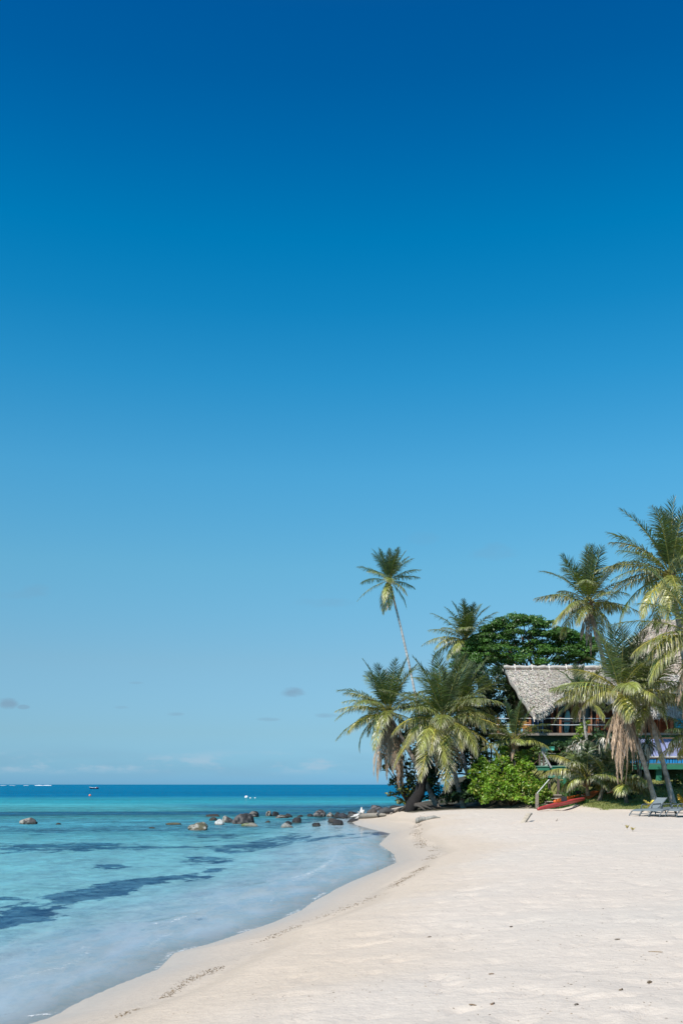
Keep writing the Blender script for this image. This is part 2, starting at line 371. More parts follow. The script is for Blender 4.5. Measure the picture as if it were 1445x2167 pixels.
# ------------------------------------------------------------------ the sea
def crest(x, y, pts, wid):                            # distance-based small breaker along a polyline
    d2 = np.full(x.shape, 1e9)
    for i in range(len(pts) - 1):
        ax, ay = pts[i]; bx, by = pts[i + 1]; ex, ey = bx - ax, by - ay
        t_ = np.clip(((x - ax) * ex + (y - ay) * ey) / (ex * ex + ey * ey), 0, 1)
        d2 = np.minimum(d2, (x - ax - t_ * ex) ** 2 + (y - ay - t_ * ey) ** 2)
    return np.exp(-d2 / wid ** 2)
def wpt(px, py): D = EYE * FPX / (py - HY); return ((px - CX) * D / FPX, D)
CR1 = [wpt(*p) for p in [(560, 1880), (610, 1866), (650, 1852), (690, 1838), (712, 1818), (716, 1800), (735, 1788)]]
CR2 = [wpt(*p) for p in [(270, 1958), (330, 1957), (375, 1948), (400, 1940)]]
CR3 = [wpt(*p) for p in [(480, 1918), (560, 1905), (640, 1890)]]
FO = [([wpt(*p) for p in [(618, 1864), (655, 1853), (680, 1840), (703, 1824)]], .17, .68), ([wpt(*p) for p in [(703, 1824), (716, 1802), (735, 1789)]], .08, .6), ([wpt(*p) for p in [(330, 1959), (360, 1955), (392, 1944)]], .07, .8),
      ([wpt(*p) for p in [(60, 2150), (88, 2147), (112, 2144)]], .08, .9), ([wpt(*p) for p in [(352, 2024), (368, 2016), (380, 2014)]], .07, .8),
      ([wpt(*p) for p in [(600, 1935), (640, 1922), (662, 1907)]], .05, .5), ([wpt(*p) for p in [(230, 2040), (300, 2028), (350, 2022)]], .05, .4), ([wpt(*p) for p in [(200, 2085), (290, 2062)]], .05, .35)]
def water_z(x, y):
    s = -shore_s(x, y); f = sstep(s, 1.2, 4.5); nf = 1 - sstep(y, 60, 110)
    z = f * nf * (0.05 * (fbm(x * .5 + y * .12, y * 1.1, 91, 3) - .5) + .035 * (fbm(x * 1.6, y * 2.6, 95, 3) - .5))
    z = z + .07 * crest(x, y, CR1, .55) + .05 * crest(x, y, CR2, .25) + .04 * crest(x, y, CR3, .5)
    z = z + .006 * sstep(s, .1, .8) * (fbm(x * 1.1, y * 1.1, 99, 3) - .5)
    return z
def body_a(x, y, z):
    s = -shore_s(x, y); d = bed_depth(-np.maximum(s, 0), y)
    a = 1 - np.exp(-d * (.07 + .5 * sstep(y, 35, 80) + y * .004)); a = np.maximum(a, .97 * sstep(y, 60, 135) * sstep(s, 3, 12)); return a
def body_c(x, y, z):
    s = -shore_s(x, y)
    near = np.array([.27, .58, .68]); turq = np.array([.085, .40, .45]); deep = np.array([.0, .15, .29]); band = np.array([.03, .29, .36])
    k = sstep(s, 2, 12)[:, None]; c = near * (1 - k) + np.array([.14, .48, .61]) * k
    yy_ = y + 60 * (fbm(x * .006, y * .02, 111) - .5) * sstep(y, 60, 200)
    k = sstep(yy_, 50, 85)[:, None]; c = c * (1 - k) + turq * k
    k = sstep(yy_, 110, 150)[:, None]; c = c * (1 - k) + band * k
    k = sstep(yy_, 150, 230)[:, None]; c = c * (1 - k) + deep * k
    # shoals and reef streaks far out
    st = sstep(fbm(x * .004, y * .016, 121, 4), .54, .68)[:, None] * sstep(y, 230, 500)[:, None] * .55
    c = c * (1 - st) + np.array([.0, .20, .32]) * st
    wd = sstep(fbm(x * .02, y * .07, 131, 4), .5, .64) * sstep(y, 46, 60) * (1 - sstep(y, 108, 135)) * .9
    c = c * (1 - wd[:, None]) + np.array([.02, .14, .27]) * wd[:, None]
    return c
def foam_a(x, y, z):
    f = np.zeros(x.shape)
    for pts, wd, am in FO: f = np.maximum(f, am * crest(x, y, pts, wd))
    s = -shore_s(x, y); n1 = 1.6 * (fbm(x * .28, y * .28, 141) - .5)
    for off, wd, am in ((.06, .09, .85), (.75, .09, .62), (1.6, .12, .6), (2.8, .14, .5)): f = np.maximum(f, am * np.exp(-((s - off - n1 * min(1, off)) / wd) ** 2) * sstep(fbm(x * .5, y * .5, 150 + int(off * 10)), .48, .6) * (y < 60))
    return f
m = bpy.data.materials.new('sea_water'); m.use_nodes = True; t = NT(m.node_tree); t.n.clear()
pos = t.new('ShaderNodeNewGeometry').outputs['Position']
def attr(n_): a = t.new('ShaderNodeAttribute'); a.attribute_name = n_; return a
calm = attr('chop').outputs['Fac']
hgt = t.math('ADD', t.math('MULTIPLY', t.noise(t.mapping(pos, (1, 1.1, 1)), 4.0, 5, .7, .3), .06), t.math('MULTIPLY', t.noise(t.mapping(pos, (1, 1.0, 1), (0, 0, .15)), .8, 5, .65, .4), .30))
hgt = t.math('ADD', hgt, t.math('MULTIPLY', t.noise(t.mapping(pos, (1, 2.2, 1), (0, 0, -.1)), .22, 3, .5), t.math('MULTIPLY', attr('offing').outputs['Fac'], 1.4)))
bm = t.new('ShaderNodeBump'); bm.inputs['Distance'].default_value = 1.0; t.put(bm, 'Strength', calm); t.put(bm, 'Height', hgt)
fr = t.new('ShaderNodeFresnel'); fr.inputs[0].default_value = 1.4; t.put(fr, 'Normal', bm.outputs[0])
gl = t.new('ShaderNodeBsdfGlossy'); gl.inputs['Roughness'].default_value = .04; t.put(gl, 'Normal', bm.outputs[0])
tr = t.new('ShaderNodeBsdfTransparent'); body0 = attr('body').outputs['Fac']
rip = t.math('ADD', t.math('MULTIPLY', t.noise(t.mapping(pos, (1.3, 1.1, 1), (0, 0, .1)), 1.5, 7, .78, .8), .6), t.math('MULTIPLY', t.noise(t.mapping(pos, (1, .55, 1), (0, 0, -.06)), .5, 6, .72, .5), .4))
rip = t.math('MULTIPLY', t.math('SUBTRACT', rip, .5), t.math('MULTIPLY', t.rng(calm, .03, .6, .12, 1), t.rng(attr('offing').outputs['Fac'], 0, 1, 1.35, .6)))
bodyf = t.math('ADD', body0, t.math('MULTIPLY', rip, t.rng(body0, .6, 1, 1, .0)), clamp=True)
t.put(tr, 0, t.ramp(bodyf, [(0, (.88, .94, 1.0)), (.12, (.80, .95, 1.0)), (.35, (.62, .90, .93)), (.6, (.3, .75, .95))]))
tc_ = t.rng(t.math('MULTIPLY', rip, t.rng(attr('offing').outputs['Fac'], 0, .2, 1, 0)), -.13, .10, .58, 1.0); tcc = t.new('ShaderNodeCombineColor'); [t.put(tcc, i, tc_ if i == 0 else t.math('POWER', tc_, (1, .7, .5)[i])) for i in range(3)]  # ripple light and dark put into the water's see-through tint
t.put(tr, 0, t.mix(1.0, t.ramp(bodyf, [(0, (.90, .95, 1.0)), (.12, (.80, .95, 1.0)), (.35, (.62, .90, .93)), (.6, (.3, .75, .95))]), tcc.outputs[0], 'MULTIPLY'))
df = t.new('ShaderNodeBsdfDiffuse')
streak2 = t.noise(t.mapping(pos, (.05, .9, 1), (0, 0, .03)), .12, 6, .75)
streak = t.noise(t.mapping(pos, (.5, 2.2, 1), (0, 0, .08)), .5, 5, .65)
cc = t.new('ShaderNodeVertexColor'); cc.layer_name = 'Col'
ripc = t.rng(rip, -.3, .3, .62, 1.38); rc = t.new('ShaderNodeCombineColor'); [t.put(rc, i, ripc) for i in range(3)]  # the same ripple light and dark put into the body colour
t.put(df, 0, t.mix(1.0, t.mix(1.0, cc.outputs[0], rc.outputs[0], 'MULTIPLY'), t.mix(1.0, t.ramp(streak, [(.3, .72), (.7, 1.22)]), t.ramp(streak2, [(.3, .70), (.7, 1.3)]), 'MULTIPLY'), 'MULTIPLY')); t.put(df, 'Normal', bm.outputs[0])
mx = t.new('ShaderNodeMixShader'); t.put(mx, 0, bodyf); t.l.new(tr.outputs[0], mx.inputs[1]); t.l.new(df.outputs[0], mx.inputs[2])
rdg = t.math('SUBTRACT', 1.0, t.math('MULTIPLY', t.math('ABSOLUTE', t.math('SUBTRACT', t.noise(t.mapping(pos, (1, .75, 1), (0, 0, -.3)), 1.7, 5, .65, .8), .5)), 13.0), clamp=True)  # lacy caustic-like lines painted into the reflection amount
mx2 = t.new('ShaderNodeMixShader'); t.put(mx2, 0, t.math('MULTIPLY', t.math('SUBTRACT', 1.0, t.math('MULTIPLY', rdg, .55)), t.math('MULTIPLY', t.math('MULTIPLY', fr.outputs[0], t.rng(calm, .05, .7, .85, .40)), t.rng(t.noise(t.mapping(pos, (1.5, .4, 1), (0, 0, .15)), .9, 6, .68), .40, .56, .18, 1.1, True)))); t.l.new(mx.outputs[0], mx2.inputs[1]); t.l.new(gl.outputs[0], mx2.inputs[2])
fm = t.new('ShaderNodeBsdfDiffuse'); fm.inputs[0].default_value = (.8, .8, .78, 1)
fa = t.rng(t.math('ADD', t.math('MULTIPLY', attr('foam').outputs['Fac'], .5), t.math('MULTIPLY', t.math('SUBTRACT', t.noise(t.mapping(pos, (1, 1.5, 1)), 11, 5, .75), .5), 1.7)), .3, .62, 0, .8, True)
fa = t.math('MULTIPLY', fa, t.rng(attr('foam').outputs['Fac'], .02, .15, 0, 1))
mx3 = t.new('ShaderNodeMixShader'); t.put(mx3, 0, fa); t.l.new(mx2.outputs[0], mx3.inputs[1]); t.l.new(fm.outputs[0], mx3.inputs[2])
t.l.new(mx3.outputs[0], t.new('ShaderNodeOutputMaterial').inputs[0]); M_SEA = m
sx_ = [-40000, -15000, -6000, -2500] + list(grid_axis([(-1200, -300, 60), (-300, -90, 14), (-90, -40, 2.5), (-40, -14, .5), (-14, 4, .075), (4, 20, .5), (20, 60, 4), (60, 300, 30)])) + [600, 1500, 4000, 15000, 40000]
sy_ = [-400, -100, -30, -10, 0, 4] + geo_axis(7, 1500, .0065, .06) + [2200, 3500, 6000, 12000, 25000, 55000]
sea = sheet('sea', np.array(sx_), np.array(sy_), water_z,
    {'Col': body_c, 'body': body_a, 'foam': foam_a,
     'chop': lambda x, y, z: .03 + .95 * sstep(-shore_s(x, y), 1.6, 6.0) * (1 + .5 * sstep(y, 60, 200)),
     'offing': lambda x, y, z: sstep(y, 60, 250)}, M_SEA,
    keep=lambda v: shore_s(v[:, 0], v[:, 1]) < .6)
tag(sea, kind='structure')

# ------------------------------------------------------------------ palms
UP = np.array([0, 0, 1.0])
def nrm(a): return a / np.maximum(np.linalg.norm(a, axis=-1, keepdims=True), 1e-9)
def frond(mb, org, az, pitch, L, droop, leaf, grav, green, dry, rng, pairs=46, bend=0.0, rib=(.42, .36, .09), lw=.05, fold=.25, tipdry=.55):
    n = 22; t = np.linspace(0, 1, n); org = np.array(org, float)
    ph = np.radians(np.maximum(pitch - droop * t ** 1.25, -93)); aa = math.radians(az) + math.radians(bend) * t ** 1.5
    T = np.stack([np.cos(ph) * np.cos(aa), np.cos(ph) * np.sin(aa), np.sin(ph)], 1)
    pts = org + np.concatenate([[[0, 0, 0]], np.cumsum((T[1:] + T[:-1]) / 2 * L / (n - 1), 0)])
    S = np.stack([np.sin(aa), -np.cos(aa), np.zeros(n)], 1); N = np.cross(S, T)
    roll = math.radians(rng.uniform(-28, 28)) * t[:, None]
    S, N = S * np.cos(roll) + N * np.sin(roll), N * np.cos(roll) - S * np.sin(roll)
    g = np.array(green) * rng.uniform(.8, 1.22); dr = np.array(dry)
    rad = np.interp(t, [0, .12, 1], [.055, .035, .006]) * L / 4.5
    c = np.array(rib) * rng.uniform(.8, 1.15)
    mb.tube([tuple(p) for p in pts], list(rad), c, n=4, cap=False)
    m = int(pairs * 1.3); tl = np.linspace(.13, .995, m) + rng.normal(0, .003, m)
    for sd in (1, -1):
        ts = np.clip(tl + rng.normal(0, .004, m), .1, 1)
        p0 = np.stack([np.interp(ts, t, pts[:, k]) for k in range(3)], 1)
        Tt = nrm(np.stack([np.interp(ts, t, T[:, k]) for k in range(3)], 1)); St = np.stack([np.interp(ts, t, S[:, k]) for k in range(3)], 1) * sd
        Nt = np.stack([np.interp(ts, t, N[:, k]) for k in range(3)], 1)
        ang = np.radians(np.interp(ts, [0, .5, 1], [72, 58, 22]) + rng.normal(0, 6, m))[:, None]
        d = np.cos(ang) * Tt + np.sin(ang) * (St + fold * Nt); d = nrm(d + rng.normal(0, .05, (m, 3)))
        miss = np.where(rng.uniform(0, 1, m) < .1, rng.uniform(.15, .6, m), 1.0)
        ll = (miss * leaf * np.interp(ts, [.1, .2, .38, .7, .9, 1], [.5, .8, 1, .82, .5, .28]) * rng.uniform(.82, 1.12, m))[:, None]
        wd = (lw * np.interp(ts, [.1, .3, .8, 1], [.7, 1, .85, .5]) * rng.uniform(.8, 1.2, m))[:, None]
        gr = (grav * rng.uniform(.6, 1.4, m))[:, None]
        W = nrm(Tt - (Tt * d).sum(1, keepdims=True) * d + .15 * rng.normal(0, 1, (m, 3)))
        p = [p0]; dd = d
        for k in range(3):
            dd = nrm(dd - gr * (.25, .75, .9)[k] * UP); p.append(p[-1] + dd * ll * (.3, .36, .34)[k])
        V = np.stack([p[0] - W * wd * .3, p[0] + W * wd * .3, p[1] - W * wd * .5, p[1] + W * wd * .5, p[2] - W * wd * .38, p[2] + W * wd * .38, p[3]], 1).reshape(-1, 3)
        b = np.arange(m)[:, None] * 7
        F = [[i * 7 + q for q in f] for i in range(m) for f in ((0, 1, 3, 2), (2, 3, 5, 4), (4, 5, 6))]
        dd_ = np.clip(tipdry * (rng.uniform(.2, 1.2, m) + np.interp(ts, [0, .6, 1], [-.1, 0, .5])), 0, 1)[:, None]
        lt = rng.uniform(.62, 1.35, m)[:, None] * (1 + np.where(rng.uniform(0, 1, m) < .07, .9, 0))[:, None]; bl = g * lt
        cs = [bl, bl, bl, bl, bl * (1 - .35 * dd_) + dr * .35 * dd_, bl * (1 - .35 * dd_) + dr * .35 * dd_, bl * (1 - dd_) + dr * dd_]
        mb.add(V, F, np.stack(cs, 1).reshape(-1, 3))
G_YOUNG = (.032, .070, .024); G_MAIN = (.15, .185, .038); G_OLD = (.26, .255, .05); DRYC = (.62, .55, .47); DEADC = (.30, .215, .15)
def trunk_mb(b, c, rad, rng, sag=.0, tone=(.33, .29, .26), side=(0, 0, 0)):
    mb = MB(); b = np.array(b); c = np.array(c); mid = b * .5 + c * .5 + np.array(side) - np.array([0, 0, sag])
    Ln = np.linalg.norm(c - b); n = int(max(20, Ln / .11)); t = np.linspace(0, 1, n)[:, None]
    pts = (1 - t) ** 2 * b + 2 * t * (1 - t) * mid + t * t * c
    rr = rad * (1 + .55 * np.exp(-t[:, 0] * Ln / .5)) * (1 - .25 * t[:, 0]) * (1 + .05 * (np.arange(n) % 2)) * (1 + rng.normal(0, .012, n))
    pts[:, :2] += rng.normal(0, .004, (n, 2))
    k = np.array([vnoise(np.array([i * .23]), np.array([3.1]), 5)[0] for i in range(n)])
    cc = np.array(tone)[None] * (.72 + .5 * k[:, None]) * (1 - .22 * (np.arange(n) % 3 == 0))[:, None]
    mb.tube([tuple(p) for p in pts], list(rr), cc, n=10); return mb
def palm(label, base, crown, rad=.14, L=4.0, N=26, seed=1, sag=0, side=(0, 0, 0), extra=(), dead=(), nuts=0, leaf=1.1, lo=-22, hi=84, tone=(.33, .29, .26), tip=.5, grav=(.15, 1.1), droop=(35, 62), pairs=46, name='coconut_palm', group='coconut palms along the beach', wind=0, cat='palm tree', old=.5, skirt=0, skirt_len=1.0, dleaf=.55):
    rng = np.random.default_rng(seed)
    root = empty(name, base, label, cat, group)
    trunk_mb(base, crown, rad, rng, sag, tone, side).build('trunk', M_BARK, root, True)
    mb = MB(); c = np.array(crown) + np.array([0, 0, .05])
    N += 1
    for i in range(N):
        a = i / (N - 1); az = i * 137.508 + seed * 40 + rng.uniform(-24, 24)
        pt = float(np.interp(a, [0, .3, .65, 1], [hi, 60, 24, lo])) + rng.normal(0, 7); a2 = a * (.7 + .3 * old)
        g = np.array(G_YOUNG) * (1 - min(1, a2 * 2)) + np.array(G_MAIN) * min(1, a2 * 2) if a2 < .5 else np.array(G_MAIN) * (2 - 2 * a2) + np.array(G_OLD) * (2 * a2 - 1)
        l = L * float(np.interp(a, [0, .3, 1], [.9, 1.03, 1])) * rng.uniform(.82, 1.08)
        o = c + np.array([math.cos(math.radians(az)), math.sin(math.radians(az)), 0]) * .1 + UP * (.35 * (1 - a))
        bd = wind * math.sin(math.radians(180 - az)) + rng.uniform(-12, 12)
        frond(mb, o, az, pt, l, float(np.interp(a, [0, .3, .65, 1], [droop[0] * .3, droop[0] * .8, droop[1] * .9, droop[1]])) * rng.uniform(.7, 1.35), leaf * 1.15 * rng.uniform(.8, 1.15), grav[0] + (grav[1] - grav[0]) * a ** 1.2, g, DRYC, rng, pairs, bd, tipdry=tip * (.2 + .9 * a), fold=.42 - .3 * a)
    for (az, pt, l, dr, gv_) in extra:
        frond(mb, c, az, pt, l, dr, leaf * 1.12, gv_, np.array(G_OLD) * rng.uniform(.7, 1.1), DRYC, rng, pairs + 8, 0, rib=(.66, .50, .08), tipdry=tip + .1, lw=.055)
    # spear leaf and boot fibres
    for k in range(7):
        an = k * 2.4; mb.tube([tuple(c + np.array([math.cos(an) * .12, math.sin(an) * .12, -.45])), tuple(c + np.array([math.cos(an) * .26, math.sin(an) * .26, .25]))], [.10, .04], (.22, .15, .08), n=5)
    mb.build('crown', M_LEAF, root)
    if dead or skirt:
        mb = MB()
        for (az, pt, l, dr) in list(dead) + [(rng.uniform(0, 360), rng.uniform(-72, -48), L * skirt_len * rng.uniform(.7, 1.05), 35) for _ in range(skirt)]:
            frond(mb, c - UP * rng.uniform(.0, .35), az, pt, l, dr, leaf * dleaf * rng.uniform(.8, 1.2), 2.6, np.array(DEADC) * rng.uniform(.65, 1.5), (.45, .36, .28), rng, pairs, 0, rib=(.40, .28, .17), lw=.045, tipdry=.5)
        mb.build('dead_fronds', M_DRY, root)
    if nuts:
        for k in range(nuts):
            mb = MB(); a = rng.uniform(0, 6.28); p = c + np.array([math.cos(a) * .28, math.sin(a) * .28, -.25 - rng.uniform(0, .35)])
            mb.tube([tuple(p + UP * h) for h in (-.13, -.09, 0, .09, .13)], [.02, .09, .12, .09, .02], (.30, .24, .05) if k % 2 else (.22, .20, .05), n=8)
            mb.build('coconut', M_BUSH, root, True)
    return root
def gb(px, D): return tuple(on_ground(px, D) - Vector((0, 0, .12)))

palm('tall slim coconut palm leaning left, its small crown alone against the sky', gb(912, 100), tuple(P(823, 1232, 100)), .135, 3.5, 30, 3, side=(.9, 0, 0), lo=-62, leaf=.8, tip=.7, dead=[(250, -70, 3.0, 20), (300, -52, 2.9, 30)], nuts=4, droop=(25, 45), hi=86, grav=(.15, .8), tone=(.50, .47, .44))
palm('coconut palm nearest the sea with a long brown skirt of dead fronds', gb(927, 64.5), tuple(P(822, 1512, 66)), .16, 3.7, 32, 11, side=(.35, 0, -.3), lo=-20, leaf=.85, tip=.6, skirt=6, dleaf=.95, tone=(.24, .20, .17),
     extra=[(186, 26, 3.6, 52, 1.1), (200, 2, 3.3, 60, 1.2), (250, 10, 3.0, 90, 1.3), (170, 48, 3.4, 50, .8)],
     dead=[(a, -66 + 5 * (i % 3), 3.4 + .5 * (i % 4), 30) for i, a in enumerate((0, 30, 55, 330, 300, 280, 260, 310, 345, 15, 230, 290, 320, 200))])
palm('big coconut palm at the sand edge with yellow-ribbed fronds drooping to the ground', gb(982, 63), tuple(P(938, 1530, 63.5)), .15, 4.2, 32, 5, side=(-.1, 0, 0), lo=-18, leaf=1.0, tip=.65, pairs=54, tone=(.24, .2, .17),
     extra=[(208, -14, 4.9, 56, .5), (238, -30, 5.0, 44, .3), (268, -40, 5.2, 40, .25), (292, 2, 3.2, 88, .9), (328, -10, 5.0, 52, .45), (350, 18, 4.2, 62, 1.1), (200, 22, 4.0, 80, 1.2), (215, 12, 3.6, 85, 1.3), (15, 30, 4.1, 60, 1.1), (250, 0, 4.0, 75, .9)],
     dead=[(300, -60, 3.4, 25), (230, -62, 3, 25), (20, -50, 3, 30)], nuts=5)
palm('coconut palm with a thin curved trunk behind the big yellow-ribbed one', gb(1018, 66), tuple(P(972, 1500, 70)), .14, 3.9, 30, 8, side=(-.9, 0, -.6), lo=-12, leaf=.95, tip=.5, tone=(.22, .19, .17), skirt=5, skirt_len=.7)
palm('coconut palm rising behind the tree-clad point, left of the dark green tree', gb(1000, 84), tuple(P(985, 1358, 84)), .15, 3.4, 30, 14, lo=-14, leaf=.9, tip=.55, extra=[(190, 20, 4.0, 60, 1.2), (215, 15, 3.8, 70, 1.2), (10, 40, 3.2, 60, .8)], skirt=5, skirt_len=.6)
palm('coconut palm with a bare pale trunk rising over the left thatched roof', gb(1322, 65), tuple(P(1245, 1280, 63.5)), .17, 3.4, 25, 21, side=(.3, 0, 0), lo=-28, leaf=.9, tip=.6, tone=(.42, .38, .35), extra=[(183, 24, 3.6, 42, 1.2), (205, 8, 2.7, 75, 1.3), (0, 12, 2.6, 50, 1.0)], dead=[(240, -75, 2.6, 10), (280, -80, 3.0, 8), (300, -70, 2.4, 12), (200, -66, 2.0, 15)], nuts=5)
palm('tallest coconut palm at the right edge of the photo, its crown highest of all', gb(1478, 60), tuple(P(1418, 1222, 60)), .18, 4.5, 32, 31, side=(.3, 0, 0), lo=-26, leaf=1.0, tip=.45, pairs=54, extra=[(180, 28, 4.6, 52, .9), (190, 12, 4.3, 62, 1.1), (160, 58, 4.4, 55, .7), (250, -5, 4.2, 75, 1.1), (215, -22, 4.0, 55, 1.0)], dead=[(240, -70, 2.6, 15)], nuts=9)
palm('coconut palm off the right edge whose long fronds arch in below the tallest crown', gb(1500, 50), tuple(P(1478, 1352, 50)), .17, 4.2, 24, 37, lo=-20, leaf=1.0, tip=.6, extra=[(178, 14, 3.6, 62, 1.3), (200, 12, 3.6, 78, 1.3), (190, -4, 3.1, 60, 1.4)], dead=[(190, -62, 3.5, 20), (215, -66, 3.6, 20), (170, -60, 3.3, 22), (240, -70, 3.6, 12), (185, -72, 3.9, 12)])
palm('large coconut palm in front of the houses with bundles of hanging brown fronds', gb(1388, 54.5), tuple(P(1313, 1470, 53)), .14, 3.7, 22, 41, side=(.1, 0, .2), lo=4, dleaf=.62, leaf=.95, tip=.6, tone=(.36, .32, .29),
     extra=[(186, 24, 3.2, 55, 1.2), (200, 14, 2.6, 70, 1.3), (268, -8, 2.2, 85, 1.2), (352, 16, 3.4, 52, 1.2), (150, 48, 3.4, 50, .8)],
     dead=[(a, -62 - 6 * (i % 4), 3.0 + .5 * (i % 4), 16) for i, a in enumerate((205, 225, 250, 262, 285, 305, 325, 345, 10, 275, 235, 215, 295, 335))])
palm('coconut palm with a long pale ringed trunk in front of the brown louvred doors', gb(1424, 55.5), tuple(P(1366, 1490, 55)), .15, 3.0, 17, 47, side=(.1, 0, .1), lo=0, leaf=.85, tip=.65, tone=(.42, .38, .35), extra=[(348, 22, 3.3, 50, 1.2), (20, 40, 2.8, 42, .7), (190, 18, 2.6, 60, 1.1)], dead=[(300, -70, 2.0, 15), (250, -72, 1.9, 15), (320, -62, 2.9, 5), (220, -70, 1.8, 10), (340, -58, 2.0, 15)])
palm('small coconut palm with a thin ringed trunk in front of the left veranda', gb(1256, 60.5), tuple(P(1230, 1482, 60)), .10, 2.1, 14, 53, side=(-.1, 0, 0), lo=-25, leaf=.65, tip=.7, tone=(.40, .37, .34), skirt=4, skirt_len=.6, extra=[(200, 20, 1.8, 60, 1.2), (170, 40, 2.0, 50, .9)])
palm('young coconut palm growing out of the bushes at the left end of the veranda', gb(1088, 62.5), tuple(P(1088, 1572, 62.5)), .09, 2.5, 15, 59, lo=5, leaf=.6, tip=.35, hi=86, droop=(30, 55), skirt=5, skirt_len=.5, tone=(.24, .2, .17))
LOWG = 'low palms on the bank beside the steps'
palm('low bushy palm with silvery leaf tips drooping over the beach steps', gb(1244, 57.5), tuple(P(1240, 1650, 57)), .10, 2.1, 12, 61, lo=8, leaf=.7, tip=1.0, grav=(.4, 1.7), droop=(45, 80), group=LOWG, tone=(.24, .19, .14), extra=[(184, 38, 2.9, 78, 1.7), (345, 35, 2.4, 70, 1.5), (170, 60, 2.6, 60, 1.3)])
palm('low palm with grey drooping fronds just behind the kayaks', gb(1266, 57), tuple(P(1280, 1650, 56.5)), .10, 2.1, 10, 67, lo=10, leaf=.65, tip=1.0, grav=(.4, 1.7), droop=(45, 80), group=LOWG, tone=(.24, .19, .14))
palm('low palm at the foot of the large front palm with one bent white-tipped frond', gb(1326, 55.5), tuple(P(1320, 1665, 55)), .10, 2.0, 11, 71, lo=14, leaf=.65, tip=.6, grav=(.3, 1.2), droop=(40, 65), group=LOWG, tone=(.2, .16, .12), extra=[(300, 55, 1.9, 120, 1.6), (350, 40, 1.9, 120, 1.7)])
palm('palm beyond the right edge reaching drooping pale fronds over the blue fence', gb(1475, 52), tuple(P(1472, 1568, 52)), .12, 2.2, 14, 73, lo=-5, leaf=.7, tip=.8, extra=[(185, 20, 1.7, 80, 1.5), (200, 30, 1.9, 85, 1.5)])
def seedling(label, px, py, D, h, col, seed, n=5):
    rng = np.random.default_rng(seed); b = on_ground(px, D) - Vector((0, 0, .02)); mb = MB(); root = empty('palm_seedling', b, label, 'seedling', 'palm seedlings in the sand')
    for k in range(n):
        az = k * 360 / n + rng.uniform(-25, 25); frond(mb, tuple(b + Vector((0, 0, h * .3))), az, rng.uniform(55, 82), h, 45, h * .4, .4, col, DRYC, rng, 12, 0, lw=h * .1, tipdry=.3)
    mb.build('leaves', M_LEAF, root); st = MB(); st.tube([tuple(b), tuple(b + Vector((0, 0, h * .4)))], [h * .05, h * .03], (.35, .25, .1), n=6); st.build('stem', M_BARK, root)
seedling('knee-high yellow palm seedling just behind the grey sun loungers', 1376, 1700, 50.6, .62, (.42, .34, .05), 3)
seedling('orange-tipped palm seedling at the right edge above the loungers', 1444, 1660, 53.5, .6, (.50, .30, .03), 5, 4)
seedling('tiny straw-coloured sprout alone on the open sand below the loungers', 1326, 1752, 34, .15, (.45, .36, .12), 7, 4)
seedling('tiny forked yellow sprout right of the other one on the open sand', 1338, 1757, 32.5, .16, (.42, .34, .12), 9, 3)

# ------------------------------------------------------------------ broad-leaved trees and shrubs
def leaves(mb, pts, nor, size, cols, rng, aspect=.55):
    m = len(pts); d = nrm(rng.normal(0, 1, (m, 3))); n = nrm(nor + rng.normal(0, .55, (m, 3)))
    a = nrm(np.cross(n, d)); b = np.cross(n, a); s = (size * rng.uniform(.65, 1.3, m))[:, None]
    V = np.stack([pts - a * s * .5, pts - b * s * .5 * aspect + n * s * .07, pts + a * s * .5, pts + b * s * .5 * aspect + n * s * .07], 1).reshape(-1, 3)
    mb.add(V, np.arange(m * 4).reshape(m, 4), np.repeat(cols, 4, 0))
def clump(mb, cen, rad, n, size, col, rng, shell=.55, var=.35, yellow=0.0):
    u = nrm(rng.normal(0, 1, (n, 3))); u[:, 2] = np.where(u[:, 2] < -.4, -u[:, 2], u[:, 2])
    r = (1 - shell * rng.uniform(0, 1, n) ** 1.6)[:, None]; bump_ = 1 + .22 * np.sin(u[:, :1] * 7 + cen[0] * 3) * np.cos(u[:, 2:] * 6 + cen[1] * 5)
    p = np.array(cen) + u * r * bump_ * np.array(rad)
    c = np.array(col) * (1 + var * rng.uniform(-1, 1, (n, 1))); yl = (rng.uniform(0, 1, (n, 1)) < yellow)
    c = np.where(yl, np.array([.34, .34, .06]) * rng.uniform(.6, 1.3, (n, 1)), c)
    leaves(mb, p, nrm(u + np.array([0, 0, .5])), size, c, rng)
